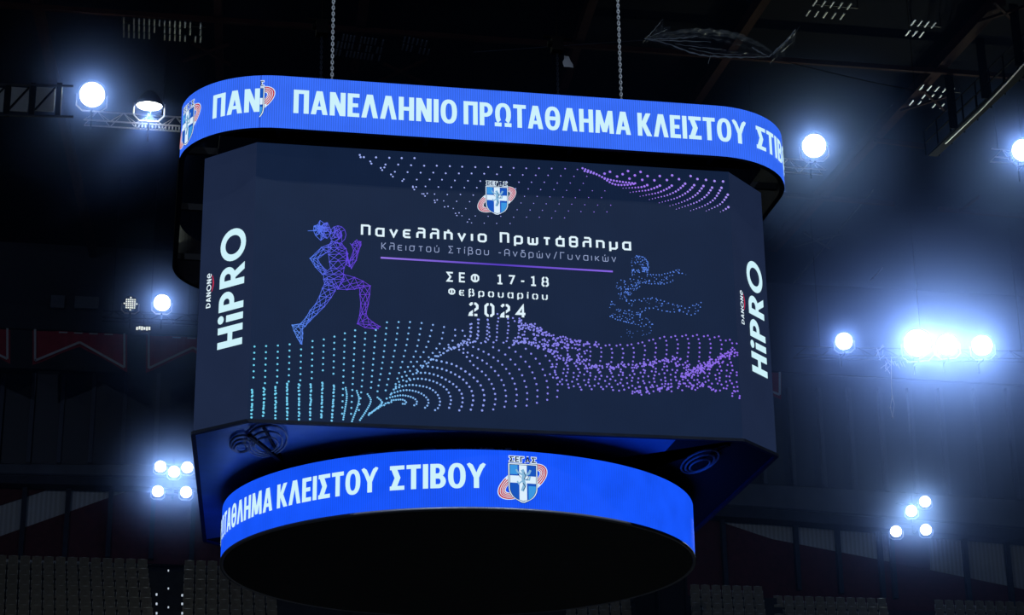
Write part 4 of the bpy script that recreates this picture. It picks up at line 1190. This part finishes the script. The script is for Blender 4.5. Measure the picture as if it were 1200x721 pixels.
def seat_proto():
    root = empty('stadium_seat'); mb = MB(); W_ = .215
    prof = [(.0, .36), (.012, .40), (.02, .52), (.035, .66), (.05, .69), (.075, .69), (.065, .65), (.05, .5), (.04, .40), (.03, .36)]
    mb.grid([[Vector((x, y + .02 * (abs(x) / W_) ** 2 * -1.5, z)) for y, z in prof] for x in (-W_, -W_ * .93, 0, W_ * .93, W_)]); mb.face([Vector((-W_, y - .03, z)) for y, z in prof]); mb.face([Vector((W_, y - .03, z)) for y, z in prof[::-1]]); mb.build('backrest', SEAT, root)
    mb = MB(); mb.tube([(-W_ * .95, .045, .68), (0, .05, .69), (W_ * .95, .045, .68)], .012, 5); mb.build('top_edge', SEATF, root)
    mb = MB(); prof = [(-.06, .34), (-.10, .34), (-.13, .10), (-.10, .07), (-.05, .08), (-.04, .2)]
    mb.grid([[Vector((x, y, z)) for y, z in prof + prof[:1]] for x in (-W_, W_)]); mb.face([Vector((-W_, y, z)) for y, z in prof]); mb.face([Vector((W_, y, z)) for y, z in prof[::-1]]); mb.build('folded_pan', SEAT, root)
    mb = MB()
    for sx in (-1, 1): mb.box((sx * W_ - .012, -.05, .0), (sx * W_ + .012, .05, .45))
    mb.build('bracket', SEATF, root)
    return root


stand = MB()
proto = None


def row_z(side, k): return BASEZ[side] - k * RISE


BASEZ = {0: at(100, 671, R_Y0).z, 1: at(1000, 717, R_Y0).z, 2: at(740, 700, R_Y0).z}
blocks = [  # (which stand, first px, last px, rows to skip, words)
    (0, -22, 180, 0, 'left of the lit aisle'), (0, 214, 330, 0, 'between lit aisle and lower ring'),
    (2, 662, 743, 0, 'left of the dark stairway'), (2, 808, 905, 0, 'just right of the dark stairway'),
    (1, 905, 1040, 0, 'left of gap under right lamps'), (1, 1093, 1225, 0, 'right of gap under right lamps')]
ORD = ['topmost row', 'second row', 'third row', 'fourth row', 'fifth row', 'sixth row', 'lowest row in view']
for side, p0, p1, sk, where in blocks:
    for k in range(ROWS):
        y = R_Y0 - k * DEP; z = row_z(side, k); a = EYE; 
        # walk along the row in half-metre steps between the two block edges
        def x_at(px): 
            py = 690; p = at(px, py, y); return p.x
        x = x_at(p0) + .26
        while x < x_at(p1) - .2:
            loc = Vector((x, y, z)); v = loc + Vector((0, 0, .6)) - EYE; f = v.dot(FW); py = 360.5 - FPX * v.dot(UP) / f; px = 600 + FPX * v.dot(RT) / f
            hidden = (px > 262 and px < 812 and py < 655 + 62 * math.sqrt(max(0, 1 - ((px - 537) / 277) ** 2)) - 8) 
            if py < 728 and -8 < px < 1208 and not hidden:
                if proto is None: root = proto = seat_proto()
                else:
                    root = proto.copy(); COL.objects.link(root)
                    for ch in proto.children: c = ch.copy(); COL.objects.link(c); c.parent = root
                root.location = loc; tag(root, 'grey tip-up seat, %s %s' % (ORD[k], where), 'stadium seat', 'seats, %s %s' % (ORD[k], where))
            x += .52
for side, x0, x1 in ((0, -78, at(400, 690, R_Y0).x), (2, at(400, 690, R_Y0).x, at(905, 690, R_Y0).x), (1, at(905, 690, R_Y0).x, 88)):
    mb = MB()
    for k in range(ROWS + 2):
        y = R_Y0 - k * DEP; z = row_z(side, k); mb.box((x0, y - .6, 0), (x1, y + .25 if k else WY - .7, z))
    struct(mb.build('floor_terrace', M_STEP_C))
# stairways: lamps on the step edges and a handrail
def step_lamp(px, py, y, lab, s=.036):
    c = at(px, py, y); mb = MB(); mb.box((c.x - s, c.y - .04, c.z - s * 1.3), (c.x + s, c.y + .02, c.z + s * 1.3)); tag(mb.build('step_light', M_STEP), lab, 'step light', 'step lights in the stands')


for k, py in enumerate((697, 708, 719)): step_lamp(183.5, py, 52.5, 'tiny white step light on the left edge of the left aisle, %s' % ('upper', 'middle', 'lower')[k])
for k, py in enumerate((698, 708, 719)): step_lamp(213.5, py, 52.5, 'tiny white step light on the right edge of the left aisle, %s' % ('upper', 'middle', 'lower')[k])
for k, py in enumerate((669, 690, 712)): step_lamp(197.3, py, 52.5 + (2 - k) * 1.6, 'faint step light in the middle of the left aisle, %s' % ('upper', 'middle', 'lower')[k], .028)
for (px, py), lab in (((776, 698), 'step light at the top of the dark stairway under the lower ring'), ((797, 707), 'step light right of the dark stairway, upper'), ((799, 717), 'step light right of the dark stairway, lower')): step_lamp(px, py, 53, lab, .04)
mb = MB(); mb.tube([at(768.5, 699, 52.8), at(774, 726, 52.0)], .035, 6); tag(mb.build('handrail', M_ALU), 'pale handrail down the dark stairway under the lower ring', 'handrail')
a = at(757, 690, 53.4); b = at(798, 740, 52.6); mb = MB(); mb.box((a.x, 51.5, b.z), (b.x, 56.5, a.z)); mb.box((a.x, 51.2, b.z), (a.x + .08, 52, a.z + .3)); mb.box((b.x - .08, 51.2, b.z), (b.x, 52, a.z + .3)); struct(mb.build('stairway_wall', M_MATTE))

# ---------------------------------------------------------------- haze behind the scoreboard
mt, nt, out = nodes('hall_haze'); vs = nt.nodes.new('ShaderNodeVolumeScatter'); vs.inputs['Color'].default_value = (.16, .34, 1.0, 1); vs.inputs['Density'].default_value = HAZE_DENSITY; vs.inputs['Anisotropy'].default_value = .35
nt.links.new(vs.outputs[0], out.inputs['Volume'])
mb = MB(); mb.box((-79, 9, .2), (89, WY - .05, ROOF - .05)); o = mb.build('haze', mt); tag(o, 'thin blue haze hanging in the far half of the hall', 'haze', kind='stuff')

def puff_material(r, density, tint):
    """Haze added for lens bloom, thinning out smoothly from the lamp to the edge of its cloud."""
    mt, nt, out = nodes('bloom_haze'); vs = nt.nodes.new('ShaderNodeVolumeScatter'); vs.inputs['Color'].default_value = (*tint, 1); vs.inputs['Anisotropy'].default_value = .35
    tc = nt.nodes.new('ShaderNodeTexCoord'); ln_ = nt.nodes.new('ShaderNodeVectorMath'); ln_.operation = 'LENGTH'; mr = nt.nodes.new('ShaderNodeMapRange'); mr.inputs['From Min'].default_value = 0; mr.inputs['From Max'].default_value = r
    mr.inputs['To Min'].default_value = 1; mr.inputs['To Max'].default_value = 0; pw = nt.nodes.new('ShaderNodeMath'); pw.operation = 'POWER'; pw.inputs[1].default_value = 2.4
    mu = nt.nodes.new('ShaderNodeMath'); mu.operation = 'MULTIPLY'; mu.inputs[1].default_value = density
    nt.links.new(tc.outputs['Object'], ln_.inputs[0]); nt.links.new(ln_.outputs['Value'], mr.inputs['Value']); nt.links.new(mr.outputs[0], pw.inputs[0]); nt.links.new(pw.outputs[0], mu.inputs[0]); nt.links.new(mu.outputs[0], vs.inputs['Density'])
    nt.links.new(vs.outputs[0], out.inputs['Volume'])
    return mt


for px, py, y, r, k, lab in ((108, 111, 38, 5.5, 1, 'haze added for bloom around the brightest lamp at upper left'), (175, 124, 38, 3.0, .8, 'haze added for bloom around the edge-on lamp'), (954, 171, 38, 5.5, 1, 'haze added for bloom around the lamp right of the upper ring'),
                          (1199, 176, 38, 5.0, .9, 'haze added for bloom around the lamp at the right edge'), (190, 355, 52, 5.5, 1, 'haze added for bloom around the single lamp above the pennants'), (989, 400, 52, 3.0, .5, 'haze added for bloom around the smaller lamp of the right gantry'),
                          (1108, 404, 52, 17.0, .42, 'haze added for bloom around the three strong lamps'), (203, 560, 59.0, 5.5, 1, 'haze added for bloom around the five-lamp cluster'), (1070, 606, 59.0, 5.0, .8, 'haze added for bloom around the four-lamp cluster')):
    c = at(px, py, y - .3); mb = MB(); mb.lathe([(r * math.sin(PI * j / 14) + .0005, -r * math.cos(PI * j / 14)) for j in range(15)], 28); o = mb.build('bloom_haze', puff_material(r, PUFF_DENSITY * k, (.21, .33, 1.0) if r > 10 else (.22, .36, 1.0))); o.location = c
    tag(o, lab, 'haze', kind='stuff')  # each cloud is added to give its lamp a bloom
